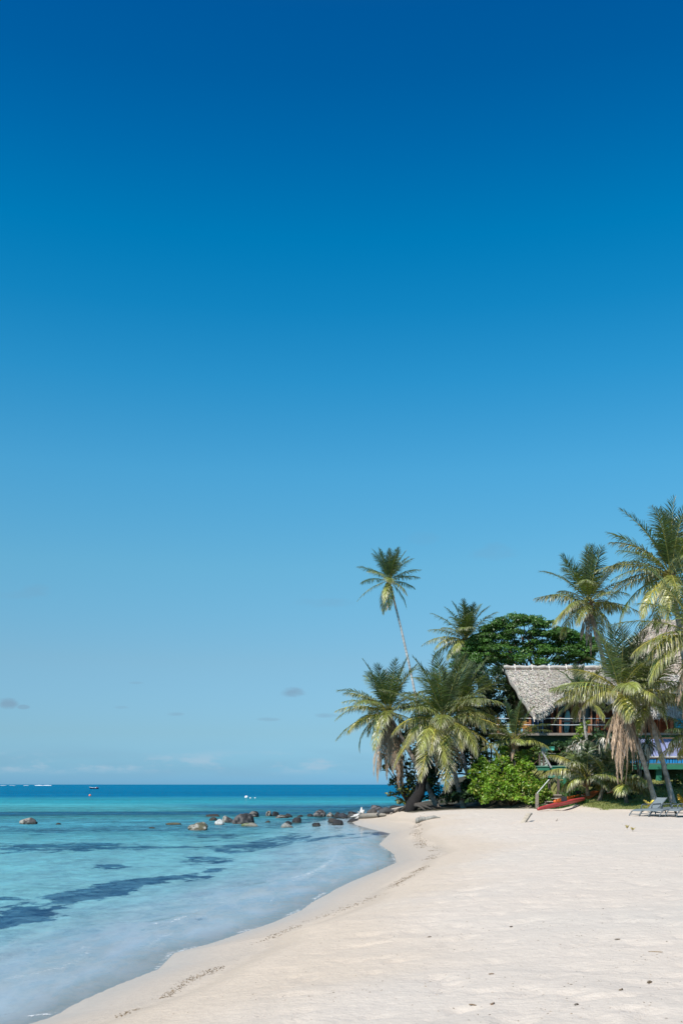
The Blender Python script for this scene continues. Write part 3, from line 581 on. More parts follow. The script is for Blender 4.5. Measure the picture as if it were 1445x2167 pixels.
def shrub(name, label, cat, base, clumps, size, col, seed, stems=6, group=None, yellow=0.0, dens=1.0, part='foliage', shell=.55, wood=(.14, .10, .07), srad=.05, trunk_from=None):
    rng = np.random.default_rng(seed); root = empty(name, base, label, cat, group); mb = MB(); st = MB()
    for (px, py, D, rx, rz, ry) in clumps:
        c = P(px, py, D); rr = (rx * D / FPX, ry, rz * D / FPX); area = rr[0] * rr[1] + rr[0] * rr[2] + rr[1] * rr[2]; tot = area / (size * size) * 2.6 * dens * (1 + 1.6 * shell)
        clump(mb, tuple(c), tuple(q * .8 for q in rr), int(tot * .35), size, np.array(col) * .8, rng, shell, .35, yellow)
        for _ in range(7):
            o = nrm(rng.normal(0, 1, 3)) * rng.uniform(.45, .8) * np.array(rr); clump(mb, tuple(np.array(c) + o), tuple(q * rng.uniform(.3, .5) for q in rr), int(tot * .12), size, np.array(col) * rng.uniform(.7, 1.35), rng, shell, .35, yellow)
    b = Vector(trunk_from or base)
    for (px, py, D, rx, rz, ry) in clumps[:stems]:
        c = P(px, py, D); mid = b.lerp(c, .5) + Vector((rng.uniform(-.2, .2), rng.uniform(-.2, .2), .2))
        st.tube([tuple(b), tuple(mid), tuple(c)], [srad, srad * .7, srad * .3], wood, n=6)
    mb.build(part, M_BUSH, root); st.build('stems' if srad < .1 else 'branches', M_BARK, root, True); return root
# spreading dark green tree behind the left thatched house: tiers of leaf clumps on crooked limbs
rng = np.random.default_rng(101); TB = on_ground(1130, 84); root = empty('almond_tree', TB, 'large spreading dark green broad-leaved tree behind the left thatched roof', 'tree')
mb = MB(); br = MB(); hub = P(1130, 1440, 84)
br.tube([tuple(TB), tuple(TB.lerp(hub, .5) + Vector((.3, 0, 0))), tuple(hub)], [.45, .38, .3], (.10, .08, .06), n=10)
TOPY = [(962, 1392), (985, 1362), (1010, 1336), (1040, 1315), (1070, 1301), (1110, 1293), (1150, 1304), (1185, 1309), (1215, 1328), (1245, 1338), (1262, 1352)]
ends = []
for i in range(330):
    px = rng.uniform(966, 1258); ty = np.interp(px, [a for a, _ in TOPY], [b_ for _, b_ in TOPY]) + 30 * (float(vnoise(np.array([px * .045]), np.array([2.5]), 3)[0]) - .35); lowest = 1412 - .10 * max(0, px - 1150)
    f_ = rng.uniform(0, 1) ** 1.35; py = ty + 7 + f_ * (lowest - ty - 8)
    if f_ > .72 and 1080 < px < 1230 and rng.uniform() < .55: continue
    D = 84 + (-1 if i % 3 else 1) * rng.uniform(.2, 3.4) * (1 - .45 * (1 - f_)) ; c = P(px, py, D); rr = rng.uniform(.28, .70)
    clump(mb, tuple(c), (rr * 1.25, rr * 1.2, rr * .55), int(190 * rr * rr / .25), .19, np.array((.065, .145, .025)) * rng.uniform(.65, 1.5), rng, .8, .4)
    if i % 7 == 0: ends.append(c)
for c in ends:
    h = hub + Vector((rng.uniform(-.8, .8), rng.uniform(-.5, .5), 0)); mid = h.lerp(c, .5) + Vector((rng.uniform(-.5, .5), rng.uniform(-.4, .4), -.2))
    br.tube([tuple(h), tuple(mid), tuple(c)], [.10, .055, .02], (.09, .07, .055), n=6)
mb.build('crown', M_BUSH, root); br.build('trunk', M_BARK, root, True)
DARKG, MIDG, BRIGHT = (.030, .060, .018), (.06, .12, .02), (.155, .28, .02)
shrub('sea_grape_tree', 'ragged round-leaved sea grape tree leaning over the boulders at the far left of the trees', 'tree', tuple(on_ground(868, 66)), [(868, 1640, 66, 34, 34, 1.2), (850, 1675, 66, 24, 22, 1.1), (838, 1600, 66, 22, 26, .9), (818, 1625, 66, 12, 12, .6), (834, 1655, 66.5, 14, 16, .7), (845, 1570, 67, 26, 24, 1.0), (885, 1600, 67, 30, 34, 1.2), (880, 1680, 66, 22, 20, 1.0), (808, 1560, 66, 7, 8, .3), (812, 1600, 66, 7, 7, .3), (826, 1682, 65.5, 12, 8, .4), (845, 1698, 65, 16, 8, .5)], .24, (.04, .065, .022), 7, stems=12, yellow=.10, dens=1.0, shell=.9, srad=.07)
# leaning dark trunk with its buttress roots on the sand
rng = np.random.default_rng(9)
mb = MB(); q = [on_ground(862, 61.5) - Vector((0, 0, .25)), on_ground(872, 62) + Vector((0, 0, .35)), P(886, 1682, 63), P(893, 1650, 64), P(905, 1610, 65)]
mb.tube([tuple(v) for v in q], [.25, .42, .36, .3, .2], (.02, .018, .017), n=12)
for pxr, D2, r_ in ((845, 63, .14), (915, 61.3, .12), (938, 62.2, .1), (900, 60.9, .1)):
    e = on_ground(pxr, D2); mb.tube([tuple(q[1]), tuple(q[1].lerp(e, .5) + Vector((0, 0, .12))), tuple(e)], [.25, r_, .05], (.08, .07, .06), n=8)
o = mb.build('leaning_trunk', M_BARK, None, True, tuple(q[0])); tag(o, 'thick dark leaning tree trunk rooted where the sand meets the boulders', 'tree trunk')
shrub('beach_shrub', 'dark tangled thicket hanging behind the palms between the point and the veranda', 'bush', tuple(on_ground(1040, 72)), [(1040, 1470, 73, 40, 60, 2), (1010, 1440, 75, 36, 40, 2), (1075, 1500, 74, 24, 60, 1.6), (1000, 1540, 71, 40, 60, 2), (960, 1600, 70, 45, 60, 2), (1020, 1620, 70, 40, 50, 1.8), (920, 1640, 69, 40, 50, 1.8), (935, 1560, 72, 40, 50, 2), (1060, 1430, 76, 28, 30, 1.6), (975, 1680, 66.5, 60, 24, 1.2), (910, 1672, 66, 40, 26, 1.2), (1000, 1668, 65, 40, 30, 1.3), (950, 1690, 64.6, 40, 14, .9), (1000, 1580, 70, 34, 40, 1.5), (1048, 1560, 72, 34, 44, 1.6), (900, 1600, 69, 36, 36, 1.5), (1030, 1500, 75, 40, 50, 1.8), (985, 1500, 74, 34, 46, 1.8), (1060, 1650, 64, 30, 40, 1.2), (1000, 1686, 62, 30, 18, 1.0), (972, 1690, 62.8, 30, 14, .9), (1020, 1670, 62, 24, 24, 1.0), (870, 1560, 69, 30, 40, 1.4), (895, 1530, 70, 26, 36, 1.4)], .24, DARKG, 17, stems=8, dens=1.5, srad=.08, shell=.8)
shrub('beach_shrub', 'bright green broad-leaved bush filling the space left of the beach steps', 'bush', tuple(on_ground(1080, 60.5)), [(1050, 1672, 60, 34, 36, 1.5), (1085, 1655, 60.5, 36, 38, 1.6), (1115, 1665, 60, 30, 36, 1.4), (1140, 1680, 59.6, 22, 28, 1.1), (1075, 1688, 59.4, 42, 20, 1.1), (1035, 1640, 61, 24, 30, 1.3), (1110, 1630, 61.5, 26, 28, 1.3), (1062, 1618, 62, 26, 22, 1.2), (1028, 1690, 59.6, 18, 18, .9), (1150, 1660, 61, 12, 22, .8), (1130, 1694, 59.2, 26, 14, .8), (1020, 1612, 62, 12, 16, .8), (1005, 1672, 61, 18, 24, .9), (1000, 1640, 62.5, 18, 22, .9), (1098, 1606, 62.6, 24, 20, 1.0), (1158, 1684, 59.6, 12, 20, .7), (1060, 1592, 63, 20, 16, .9)], .17, BRIGHT, 23, stems=8, yellow=.16, dens=1.9)
shrub('beach_shrub', 'green bush under the veranda floor behind the upper hand rail', 'bush', tuple(on_ground(1120, 65.5)), [(1112, 1602, 65, 22, 18, 1.0), (1142, 1604, 66, 22, 16, 1.0), (1085, 1606, 65, 18, 18, .9), (1170, 1606, 66, 16, 16, .9), (1135, 1585, 66.4, 12, 12, .6)], .17, (.08, .15, .02), 27, stems=5, yellow=.08)
shrub('climbing_vine', 'lime green vine climbing up over the veranda railing', 'vine', tuple(on_ground(1232, 66.2)), [(1228, 1546, 66.2, 14, 20, .5), (1240, 1530, 66.2, 9, 10, .4), (1222, 1562, 66, 12, 14, .5), (1232, 1590, 66, 12, 24, .5)], .15, (.17, .28, .03), 31, stems=4, yellow=.15)
shrub('beach_shrub', 'dark green shrub at the foot of the veranda right of the vine', 'bush', tuple(on_ground(1200, 66)), [(1180, 1580, 66, 18, 14, .9), (1205, 1576, 65.6, 20, 16, .9), (1262, 1560, 66, 18, 18, .9), (1300, 1560, 66, 16, 16, .9), (1200, 1600, 65.6, 18, 16, .9)], .20, (.045, .10, .035), 33, stems=4)
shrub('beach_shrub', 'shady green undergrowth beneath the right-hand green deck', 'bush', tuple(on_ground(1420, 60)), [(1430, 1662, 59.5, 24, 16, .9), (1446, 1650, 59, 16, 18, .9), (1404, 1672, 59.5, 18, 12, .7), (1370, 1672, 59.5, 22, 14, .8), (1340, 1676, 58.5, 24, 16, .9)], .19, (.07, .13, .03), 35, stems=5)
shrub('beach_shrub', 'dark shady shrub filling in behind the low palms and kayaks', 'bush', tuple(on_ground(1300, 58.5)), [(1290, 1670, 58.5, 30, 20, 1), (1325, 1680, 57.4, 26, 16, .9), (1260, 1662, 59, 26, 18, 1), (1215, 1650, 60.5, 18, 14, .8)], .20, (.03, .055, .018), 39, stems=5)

def strap_plant(label, px, py, D, r, seed, n=85):
    rng = np.random.default_rng(seed); b = on_ground(px, D); root = empty('pandanus_shrub', b, label, 'shrub', 'shrubs with hanging withered leaves'); mb = MB(); st = MB()
    for k in range(5):
        h = P(px + rng.uniform(-.6, .6) * r, py + rng.uniform(-.35, .3) * r, D + rng.uniform(-.6, .6)); st.tube([tuple(b), tuple(b.lerp(h, .6) + Vector((rng.uniform(-.2, .2), 0, 0))), tuple(h)], [.07, .05, .04], (.25, .2, .15), n=6)
        for i in range(n):
            az = rng.uniform(0, 6.283); pt = rng.uniform(-40, 75); L = rng.uniform(.5, .95) * r * D / FPX * 1.15; p = np.array(h); w_ = rng.uniform(.035, .07)
            dead_ = rng.uniform() < .72; c = np.array((.66, .61, .53)) * rng.uniform(.5, 1.2) if dead_ else np.array((.10, .15, .06)) * rng.uniform(.6, 1.3)
            sd = np.array([-math.sin(az), math.cos(az), 0]) * w_; V = [p - sd, p + sd]
            for q in range(4):
                e = math.radians(pt - (q + .5) * (36 if dead_ else 14)); e = max(e, -1.5); p = p + np.array([math.cos(e) * math.cos(az), math.cos(e) * math.sin(az), math.sin(e)]) * L / 4; ww = (1, .9, .6, .12)[q]; V += [p - sd * ww, p + sd * ww]
            mb.add(V, [[j, j + 1, j + 3, j + 2] for j in (0, 2, 4, 6)], c)
    mb.build('leaves', M_LEAF, root); st.build('stems', M_BARK, root, True)
strap_plant('grey withered strap-leaved shrub left of the thin ringed palm trunk', 1212, 1584, 60.5, 36, 5)
strap_plant('withered strap-leaved shrub between the thin trunk and the hanging brown fronds', 1287, 1576, 59.5, 36, 6)
strap_plant('withered strap-leaved shrub in front of the lavender-blue metal roof', 1356, 1580, 58, 32, 7)

# ------------------------------------------------------------------ houses
def thatch(name, parent, f, nu, nv, strips, col, seed, thick=.3, fringe=0, flen=.5, keepv=None):
    rng = np.random.default_rng(seed); mb = MB(); us = np.linspace(0, 1, nu); vs = np.linspace(0, 1, nv)
    p = np.array([[f(u, v) for u in us] for v in vs], float)
    du = np.gradient(p, axis=1); dv = np.gradient(p, axis=0); N = nrm(np.cross(du, dv)); N = np.where(N[..., 2:] < 0, -N, N)
    top = p + N * (rng.normal(0, .005, (nv, nu, 1))); bot = p - N * thick
    V = np.concatenate([top.reshape(-1, 3), bot.reshape(-1, 3)]); o = nu * nv; F = []
    for j in range(nv - 1):
        for i in range(nu - 1):
            a = j * nu + i; F.append([a, a + 1, a + nu + 1, a + nu]); F.append([o + a, o + a + nu, o + a + nu + 1, o + a + 1])
    for i in range(nu - 1):
        a = i; F.append([a + 1, a, o + a, o + a + 1]); a = (nv - 1) * nu + i; F.append([a, a + 1, o + a + 1, o + a])
    for j in range(nv - 1):
        a = j * nu; F.append([a, a + nu, o + a + nu, o + a]); a = j * nu + nu - 1; F.append([a + nu, a, o + a, o + a + nu])
    cc = np.concatenate([np.tile(col, (o, 1)), np.tile(np.array(col) * .55, (o, 1))]) * rng.uniform(.9, 1.1, (2 * o, 1)); mb.add(V, F, cc)
    def strip(P0, dn, nn, L, w_, c, lift):
        sd = nrm(np.cross(dn, nn)); e = P0 + dn * L[:, None] + nn * lift[:, None]; V = np.stack([P0 - sd * w_, P0 + sd * w_, e + sd * w_ * .6, e - sd * w_ * .6], 1).reshape(-1, 3)
        mb.add(V, np.arange(len(V)).reshape(-1, 4), np.repeat(c, 4, 0))
    jj = rng.integers(0, nv - 1, strips); ii = rng.integers(0, nu - 1, strips); fu, fv = rng.uniform(0, 1, (2, strips, 1))
    P0 = (top[jj, ii] * (1 - fu) + top[jj, ii + 1] * fu) * (1 - fv) + (top[jj + 1, ii] * (1 - fu) + top[jj + 1, ii + 1] * fu) * fv
    dn = nrm(dv[jj, ii] + rng.normal(0, .12, (strips, 3)) * np.linalg.norm(dv[jj, ii], axis=1)[:, None]); tone = np.array(col) * rng.uniform(.84, 1.14, (strips, 1)) * (1 + .08 * rng.uniform(-1, 1, (strips, 3)))
    strip(P0 + N[jj, ii] * .02, dn, N[jj, ii], rng.uniform(.12, .4, strips), rng.uniform(.012, .035, (strips, 1)), tone, rng.uniform(.0, .09, strips))
    if fringe:
        ii = rng.integers(0, nu - 1, fringe); fu = rng.uniform(0, 1, (fringe, 1)); k = rng.uniform(0, 1, (fringe, 1))
        P0 = top[-1, ii] * (1 - fu) + top[-1, ii + 1] * fu; P1 = bot[-1, ii] * (1 - fu) + bot[-1, ii + 1] * fu; Q = P0 * (1 - k) + P1 * k
        d = nrm(nrm(dv[-1, ii]) * .7 - UP * .8 + rng.normal(0, .12, (fringe, 3)))
        strip(Q - d * .2, d, N[-1, ii], .2 + rng.uniform(.1, 1, fringe) ** 1.6 * flen, rng.uniform(.012, .03, (fringe, 1)), np.array(col) * rng.uniform(.5, 1.2, (fringe, 1)), rng.uniform(-.03, .03, fringe))
    return mb.build(name, M_THATCH, parent)
OR, ORD, TEAL, GRN, GRND, BLU = (.30, .11, .05), (.17, .06, .03), (.03, .22, .22), (.035, .19, .115), (.012, .055, .04), (.02, .24, .55)
def bx(mb, px0, px1, py0, py1, D, dep, c): x0, z1 = XZ(px0, py0, D); x1, z0 = XZ(px1, py1, D); mb.box(x0, x1, D, D + dep, z0, z1, c)
# --- left house
h1 = empty('thatched_house', tuple(on_ground(1180, 71)), 'left thatched house on stilts with a raised veranda and steep grey palm-thatch roof', 'house')
RD, RZ = 73.0, P(0, 1414, 73).z; ED, EZ = 67.2, P(0, 1510, 67.2).z; sl = (RZ - EZ) / (RD - ED)
LOWB = [(1060, 1506), (1126, 1509), (1142, 1508), (1154, 1501), (1164, 1490), (1176, 1481), (1190, 1473), (1210, 1462), (1232, 1455), (1258, 1458), (1285, 1474), (1312, 1492), (1335, 1500)]
def roof1(u, v):
    px_r = 1068 + u * (1345 - 1068); px_b = 1127 + (u ** .95) * (1335 - 1127)
    pyb = np.interp(px_b, [a for a, _ in LOWB], [b_ for _, b_ in LOWB]); k = (HY - pyb) / FPX
    Db = (RZ - RD * sl - EYE) / (k - sl); xr = (px_r - CX) * RD / FPX; xb = (px_b - CX) * Db / FPX
    D = RD + (Db - RD) * v; x = xr + (xb - xr) * v ** 1.12
    return (x + .05 * math.sin(v * 19), D, RZ + (D - RD) * sl - .12 * math.sin(v * math.pi))
rf = thatch('roof', h1, roof1, 60, 30, 26000, (.64, .595, .52), 5, .32, 2600, .45)
xl, xr_ = roof1(0, 0)[0], roof1(1, 0)[0]
mb = MB(); rg = np.random.default_rng(3)
bp = [(xl, RD, RZ), (xr_, RD, RZ)]
v4 = [(xl, RD + .02, RZ - .02), (xr_, RD + .02, RZ - .02), (xr_ - .5, RD + 7, EZ), (xl + 1.6, RD + 7, EZ)]
mb.add(v4 + [(a, b_, c - .3) for a, b_, c in v4], [[0, 1, 2, 3], [7, 6, 5, 4], [0, 3, 7, 4], [1, 5, 6, 2], [3, 2, 6, 7]], (.22, .18, .14)); mb.build('rear_roof', M_THATCH, h1)
mb = MB(); n = 40; mb.tube([(xl - .1 + (xr_ - xl + .2) * i / n, RD - .05, RZ + .07 + .03 * math.sin(i * 1.7)) for i in range(n + 1)], [.12 + .02 * math.sin(i * 2.3) for i in range(n + 1)], (.50, .46, .41), n=8)
for i in range(8):
    x = xl + .7 + i * 1.25; mb.tube([(x, RD - .42, RZ - .30), (x, RD - .2, RZ + .02), (x, RD - .05, RZ + .24), (x, RD + .15, RZ + .05)], [.06] * 4, (.62, .58, .52), n=6)
mb.build('ridge_roll', M_THATCH, h1)
mb = MB(); mb.tube([(xl, RD - .30, RZ - .09), (xr_, RD - .30, RZ - .09)], .045, (.12, .09, .07), n=6); mb.build('ridge_pole', M_WOOD, h1)
DZ = P(0, 1551, 68).z
mb = MB(); x0, x1 = (1038 - CX) * 68 / FPX, (1345 - CX) * 68 / FPX
for k in range(34):
    y0 = 68 + k * .15; mb.box(x0, x1, y0, y0 + .142, DZ - .04, DZ, np.array((.30, .26, .22)) * rg.uniform(.75, 1.2))
mb.box(x0 + .01, x1, 67.96, 68.0, DZ - .17, DZ - .012, (.27, .235, .2)); mb.build('veranda_floor', M_WOOD, h1)
mb = MB(); bx(mb, 1052, 1340, 1556, 1576, 68.5, .2, GRND); bx(mb, 1052, 1340, 1558, 1572, 71, .2, GRND); mb.build('floor_beam', M_PAINT, h1)
for px in (1064, 1152, 1240, 1325):
    mb = MB(); x, _ = XZ(px, 0, 68.7); mb.box(x - .2, x + .2, 68.72, 69.1, gz1(x, 69) - .3, DZ - .83, (.42, .50, .48)); mb.build('stilt', M_PAINT, h1)
mb = MB(); bx(mb, 1058, 1345, 1576, 1665, 73.5, .15, (.03, .035, .03)); mb.build('undercroft_shade', M_PAINT, h1)  # near-black sheet painting the dark void under the veranda floor
for px in (1054, 1121, 1185, 1246, 1304):
    mb = MB(); x, _ = XZ(px, 0, 68.05); mb.box(x - .065, x + .065, 68.06, 68.19, DZ, DZ + 1.06, OR); mb.build('railing_post', M_WOOD, h1)
mb = MB()
for hz_ in (1.0, .56): mb.tube([(x0 + .3 + (x1 - x0 - .4) * i / 24, 68.03, DZ + hz_ - .02 * abs(math.sin(i * math.pi / 5))) for i in range(25)], .026, (.62, .66, .68), n=6)
mb.build('hand_rope', M_METAL, h1)
WY = 71.2                                             # house front wall plane
def wx(px): return (px - CX) * WY / FPX
def wz(py): return EYE + (HY - py) * WY / FPX
wl = MB(); wl.box(wx(1118), wx(1335), WY + .25, WY + .4, DZ, wz(1448), (.035, .03, .03)); wl.build('wall', M_PAINT, h1)
mb = MB()
for k, px in enumerate(range(1127, 1150, 5)): mb.box(wx(px), wx(px + 2.4), WY + .1, WY + .2, DZ, wz(1508), (.16, .35, .62) if k % 2 == 0 else (.05, .12, .25))
mb.build('striped_curtain', M_SLING, h1)
mb = MB(); mb.box(wx(1172), wx(1225), WY - .35, WY - .2, wz(1484), wz(1470), GRN); mb.box(wx(1176), wx(1222), WY - .42, WY - .36, wz(1478), wz(1474), (.02, .10, .10)); mb.build('fascia_panel', M_PAINT, h1)
for px, w2 in ((1166, 4), (1208, 4), (1262, 4)):
    mb = MB(); mb.box(wx(px - w2 / 2), wx(px + w2 / 2), WY - .3, WY - .05, DZ, wz(1470), OR); mb.build('veranda_post', M_WOOD, h1)
for px in (1177, 1232):
    dr = MB()
    for a, b_ in ((px, px + 3), (px + 17, px + 20)): dr.box(wx(a), wx(b_), WY, WY + .12, DZ + .02, wz(1490), (.38, .20, .12))
    dr.box(wx(px + 3), wx(px + 17), WY, WY + .12, wz(1493.5), wz(1490), (.38, .20, .12)); dr.box(wx(px + 3), wx(px + 17), WY, WY + .12, DZ + .02, DZ + .25, (.38, .20, .12))
    d = dr.build('door', M_WOOD, h1); g = MB(); g.box(wx(px + 3), wx(px + 17), WY + .05, WY + .08, DZ + .25, wz(1493.5), (.02, .035, .035)); g.build('pane', M_GLASSY, d)
mb = MB(); mb.box(wx(1264), wx(1330), WY + .02, WY + .2, wz(1545), wz(1500), ORD); mb.build('shutter', M_WOOD, h1)
for px in (1172, 1216, 1248, 1290): mb = MB(); mb.bar((wx(px), WY - .3, wz(1476)), (wx(px), WY - 2.4, wz(1490)), .12, .14, ORD); mb.build('rafter', M_WOOD, h1)
# things on the veranda
s_ = empty('paddle_board', (wx(1194), 70.4, DZ), 'pale teal paddle board leaning beside the veranda door', 'board'); mb = MB(); b0 = Vector((wx(1191), 70.3, DZ + .02)); b1 = Vector((wx(1199), 70.9, DZ + 1.75))
for i in range(13): pass
pts = [b0.lerp(b1, i / 12) for i in range(13)]; mb.tube([tuple(p) for p in pts], [.02 + .2 * math.sin(math.pi * (i + .4) / 13) ** .6 for i in range(13)], (.25, .52, .50), n=10, flat=.22); mb.build('deck', M_PLASTIC, s_, True)
mb = MB(); fx = b0 + Vector((0, -.06, .25)); mb.add([tuple(fx), tuple(fx + Vector((0, -.16, -.02))), tuple(fx + Vector((0, -.02, .16))), tuple(fx + Vector((.015, 0, 0))), tuple(fx + Vector((.015, -.16, -.02))), tuple(fx + Vector((.015, -.02, .16)))], [[0, 1, 2], [5, 4, 3], [0, 3, 4, 1], [1, 4, 5, 2], [2, 5, 3, 0]], (.1, .1, .1)); mb.build('fin', M_PLASTIC, s_)
def chair(px, D, label, c, rz=0):
    o = empty('wooden_chair', (XZ(px, 0, D)[0], D, DZ), label, 'chair', 'chairs on the veranda'); x = o.location.x
    for i in (-1, 1):
        for j in (-1, 1): mb = MB(); mb.box(x + i * .24 - .03, x + i * .24 + .03, D + j * .22 - .03, D + j * .22 + .03, DZ, DZ + (.42 if j < 0 else .95), c); mb.build('leg', M_WOOD, o)
    mb = MB(); mb.box(x - .28, x + .28, D - .25, D + .25, DZ + .42, DZ + .47, c); mb.build('seat', M_WOOD, o)
    mb = MB()
    for z in (.58, .7, .82): mb.box(x - .21, x + .21, D + .2, D + .24, DZ + z, DZ + z + .07, c)
    mb.build('backrest', M_WOOD, o)
chair(1106, 69.4, 'honey-coloured wooden chair at the left end of the veranda', (.45, .27, .08)); chair(1115, 70.3, 'wooden chair pushed behind the honey-coloured one by the railing post', (.38, .17, .07))
chair(1272, 69.3, 'dark wooden chair behind the railing near the hanging brown fronds', (.10, .08, .07))
o = empty('dark_table', (XZ(1208, 0, 69.3)[0], 69.3, DZ), 'long dark table behind the veranda railing', 'table'); mb = MB(); bx(mb, 1187, 1232, 1524.5, 1527.5, 69, .7, (.03, .03, .035)); mb.build('table_top', M_WOOD, o)
for px in (1189, 1229):
    for D in (69.05, 69.6): mb = MB(); x = XZ(px, 0, D)[0]; mb.box(x - .03, x + .03, D, D + .06, DZ, P(0, 1527.6, 69).z, (.03, .03, .035)); mb.build('leg', M_WOOD, o)
# --- right house
h2 = empty('thatched_house', tuple(on_ground(1400, 68)), 'right thatched house with brown louvred doors and a tan board across its roof', 'house')
def roof2(u, v):
    D = 70 - 5.2 * v; px = 1352 + (1500 - 1352) * u - 14 * v * (1 - u); py = 1428 + (1500 - 1428) * v ** .95
    return ((px - CX) * D / FPX, D, EYE + (HY - py) * D / FPX)
thatch('roof', h2, roof2, 30, 18, 5200, (.52, .49, .45), 8, .3, 1500, .6)
mb = MB(); a = roof2(.0, .0); b_ = roof2(1, 0); v4 = [(a[0], a[1] + .02, a[2] - .02), (b_[0], b_[1] + .02, b_[2] - .02), (b_[0], b_[1] + 5, b_[2] - 3), (a[0], a[1] + 5, a[2] - 3)]
mb.add(v4 + [(q[0], q[1], q[2] - .3) for q in v4], [[0, 1, 2, 3], [7, 6, 5, 4], [0, 3, 7, 4], [1, 5, 6, 2], [3, 2, 6, 7]], (.25, .2, .16)); mb.build('rear_roof', M_THATCH, h2)
mb = MB(); x0_, z1_ = XZ(1386, 1458, 67.2); x1_, z0_ = XZ(1437, 1467, 66.9); mb.box(x0_, x1_, 66.85, 67.0, z0_, z1_, (.58, .46, .30)); mb.build('roof_board', M_PAINT, h2)
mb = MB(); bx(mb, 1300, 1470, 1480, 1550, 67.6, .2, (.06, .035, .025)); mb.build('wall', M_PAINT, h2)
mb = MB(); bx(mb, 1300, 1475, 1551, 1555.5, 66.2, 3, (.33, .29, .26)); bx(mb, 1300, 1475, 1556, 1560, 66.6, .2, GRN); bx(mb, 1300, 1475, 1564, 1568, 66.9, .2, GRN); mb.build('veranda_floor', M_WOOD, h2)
for i, px in enumerate((1342, 1371, 1394)):
    dr = MB(); bx(dr, px, px + 2.4, 1508, 1550.6, 66.5, .1, OR); bx(dr, px + 18.6, px + 21, 1508, 1550.6, 66.5, .1, OR); bx(dr, px + 2.4, px + 18.6, 1508, 1510.5, 66.5, .1, OR); bx(dr, px + 2.4, px + 18.6, 1548, 1550.6, 66.5, .1, OR)
    d = dr.build('louvred_door', M_WOOD, h2); lv = MB()
    for k in range(13):
        z = P(0, 1546.5 - k * 2.9, 66.5).z; xa = XZ(px + 2.4, 0, 66.5)[0]; xb = XZ(px + 18.6, 0, 66.5)[0]
        lv.add([(xa, 66.47, z - .035), (xb, 66.47, z - .035), (xb, 66.56, z + .035), (xa, 66.56, z + .035), (xa, 66.485, z - .045), (xb, 66.485, z - .045), (xb, 66.575, z + .025), (xa, 66.575, z + .025)], [[0, 1, 2, 3], [7, 6, 5, 4], [0, 4, 5, 1], [2, 6, 7, 3]], (.32, .09, .035))
    lv.build('slats', M_WOOD, d)
mb = MB(); bx(mb, 1417, 1424, 1490, 1550.6, 66.3, .22, (.32, .13, .07)); mb.build('veranda_post', M_WOOD, h2)
fr_ = MB(); bx(fr_, 1425, 1428.5, 1508, 1550, 66.4, .15, GRN); bx(fr_, 1428.6, 1475, 1540, 1549, 66.4, .15, GRN); fr_ = fr_.build('window', M_PAINT, h2); mb = MB()
for k in range(5): bx(mb, 1428.6, 1475, 1514.5 + k * 5.2, 1518.9 + k * 5.2, 66.42, .05, (.015, .30, .48) if k % 2 else (.02, .36, .58))
mb.build('shutter', M_PAINT, fr_)
for px in (1310, 1345, 1384, 1430, 1465):
    mb = MB(); x, _ = XZ(px, 0, 67); mb.box(x - .12, x + .12, 67, 67.25, gz1(x, 67) - .2, P(0, 1568, 67).z, GRND); mb.build('stilt', M_PAINT, h2)
# --- tall thatched roof behind
h3 = empty('thatched_house', tuple(on_ground(1420, 80)), 'tall thatched house furthest back, its steep straw roof rising between the right-hand palms', 'house')
def roof3(u, v):
    D = 80 - 5.5 * v; l = np.interp(v, [0, .35, 1], [1382, 1340, 1322]); r = 1530; px = l + (r - l) * u; py = 1309 + (1428 - 1309) * v + 10 * u * (1 - v)
    return ((px - CX) * D / FPX, D, EYE + (HY - py) * D / FPX)
thatch('roof', h3, roof3, 26, 22, 5200, (.47, .40, .33), 12, .35, 1100, .6)
mb = MB(); a = roof3(0, 0); b_ = roof3(1, 0); c1 = roof3(0, 1); v4 = [(a[0], a[1] + .02, a[2] - .02), (b_[0], b_[1] + .02, b_[2] - .02), (b_[0], b_[1] + 5.5, c1[2]), (c1[0], a[1] + 5.5, c1[2])]
mb.add(v4 + [(q[0], q[1], q[2] - .3) for q in v4], [[0, 1, 2, 3], [7, 6, 5, 4], [0, 3, 7, 4], [1, 5, 6, 2], [3, 2, 6, 7]], (.3, .25, .2)); mb.build('rear_roof', M_THATCH, h3)
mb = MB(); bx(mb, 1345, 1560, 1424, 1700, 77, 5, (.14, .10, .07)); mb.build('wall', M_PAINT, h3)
# --- lower building with blue fence, lavender metal roof and green deck
h4 = empty('beach_bar', tuple(on_ground(1390, 62)), 'low beach bar on a green deck with a lavender-blue metal roof and blue fence', 'beach bar')
mb = MB(); rp = [P(1350, 1564, 65.6), P(1500, 1564, 65.6), P(1500, 1601, 61.2), P(1372, 1601, 61.2)]
nu = 40
for layer in (0, -.05):
    V = []
    for j in range(2):
        for i in range(nu + 1):
            a, b_ = (rp[0], rp[1]) if j == 0 else (rp[3], rp[2]); q = a.lerp(b_, i / nu); V.append((q.x, q.y, q.z + layer + .02 * (i % 2)))
    mb.add(V, [[i, i + 1, nu + 2 + i, nu + 1 + i] for i in range(nu)], (.27, .30, .50))
mb.build('metal_roof', M_METAL, h4)
mb = MB(); mb.bar(rp[3] + Vector((0, -.03, -.02)), rp[2] + Vector((0, -.03, -.02)), .05, .1, (.7, .68, .64)); mb.build('gutter', M_METAL, h4)
mb = MB(); bx(mb, 1338, 1500, 1617.5, 1628, 60.6, .2, GRN); bx(mb, 1205, 1338, 1620, 1628, 61.2, .2, (.03, .12, .08)); mb.build('deck_beam', M_PAINT, h4)
mb = MB(); bx(mb, 1205, 1500, 1615, 1617.4, 60.6, 3.5, (.10, .16, .13)); mb.build('deck', M_PAINT, h4)
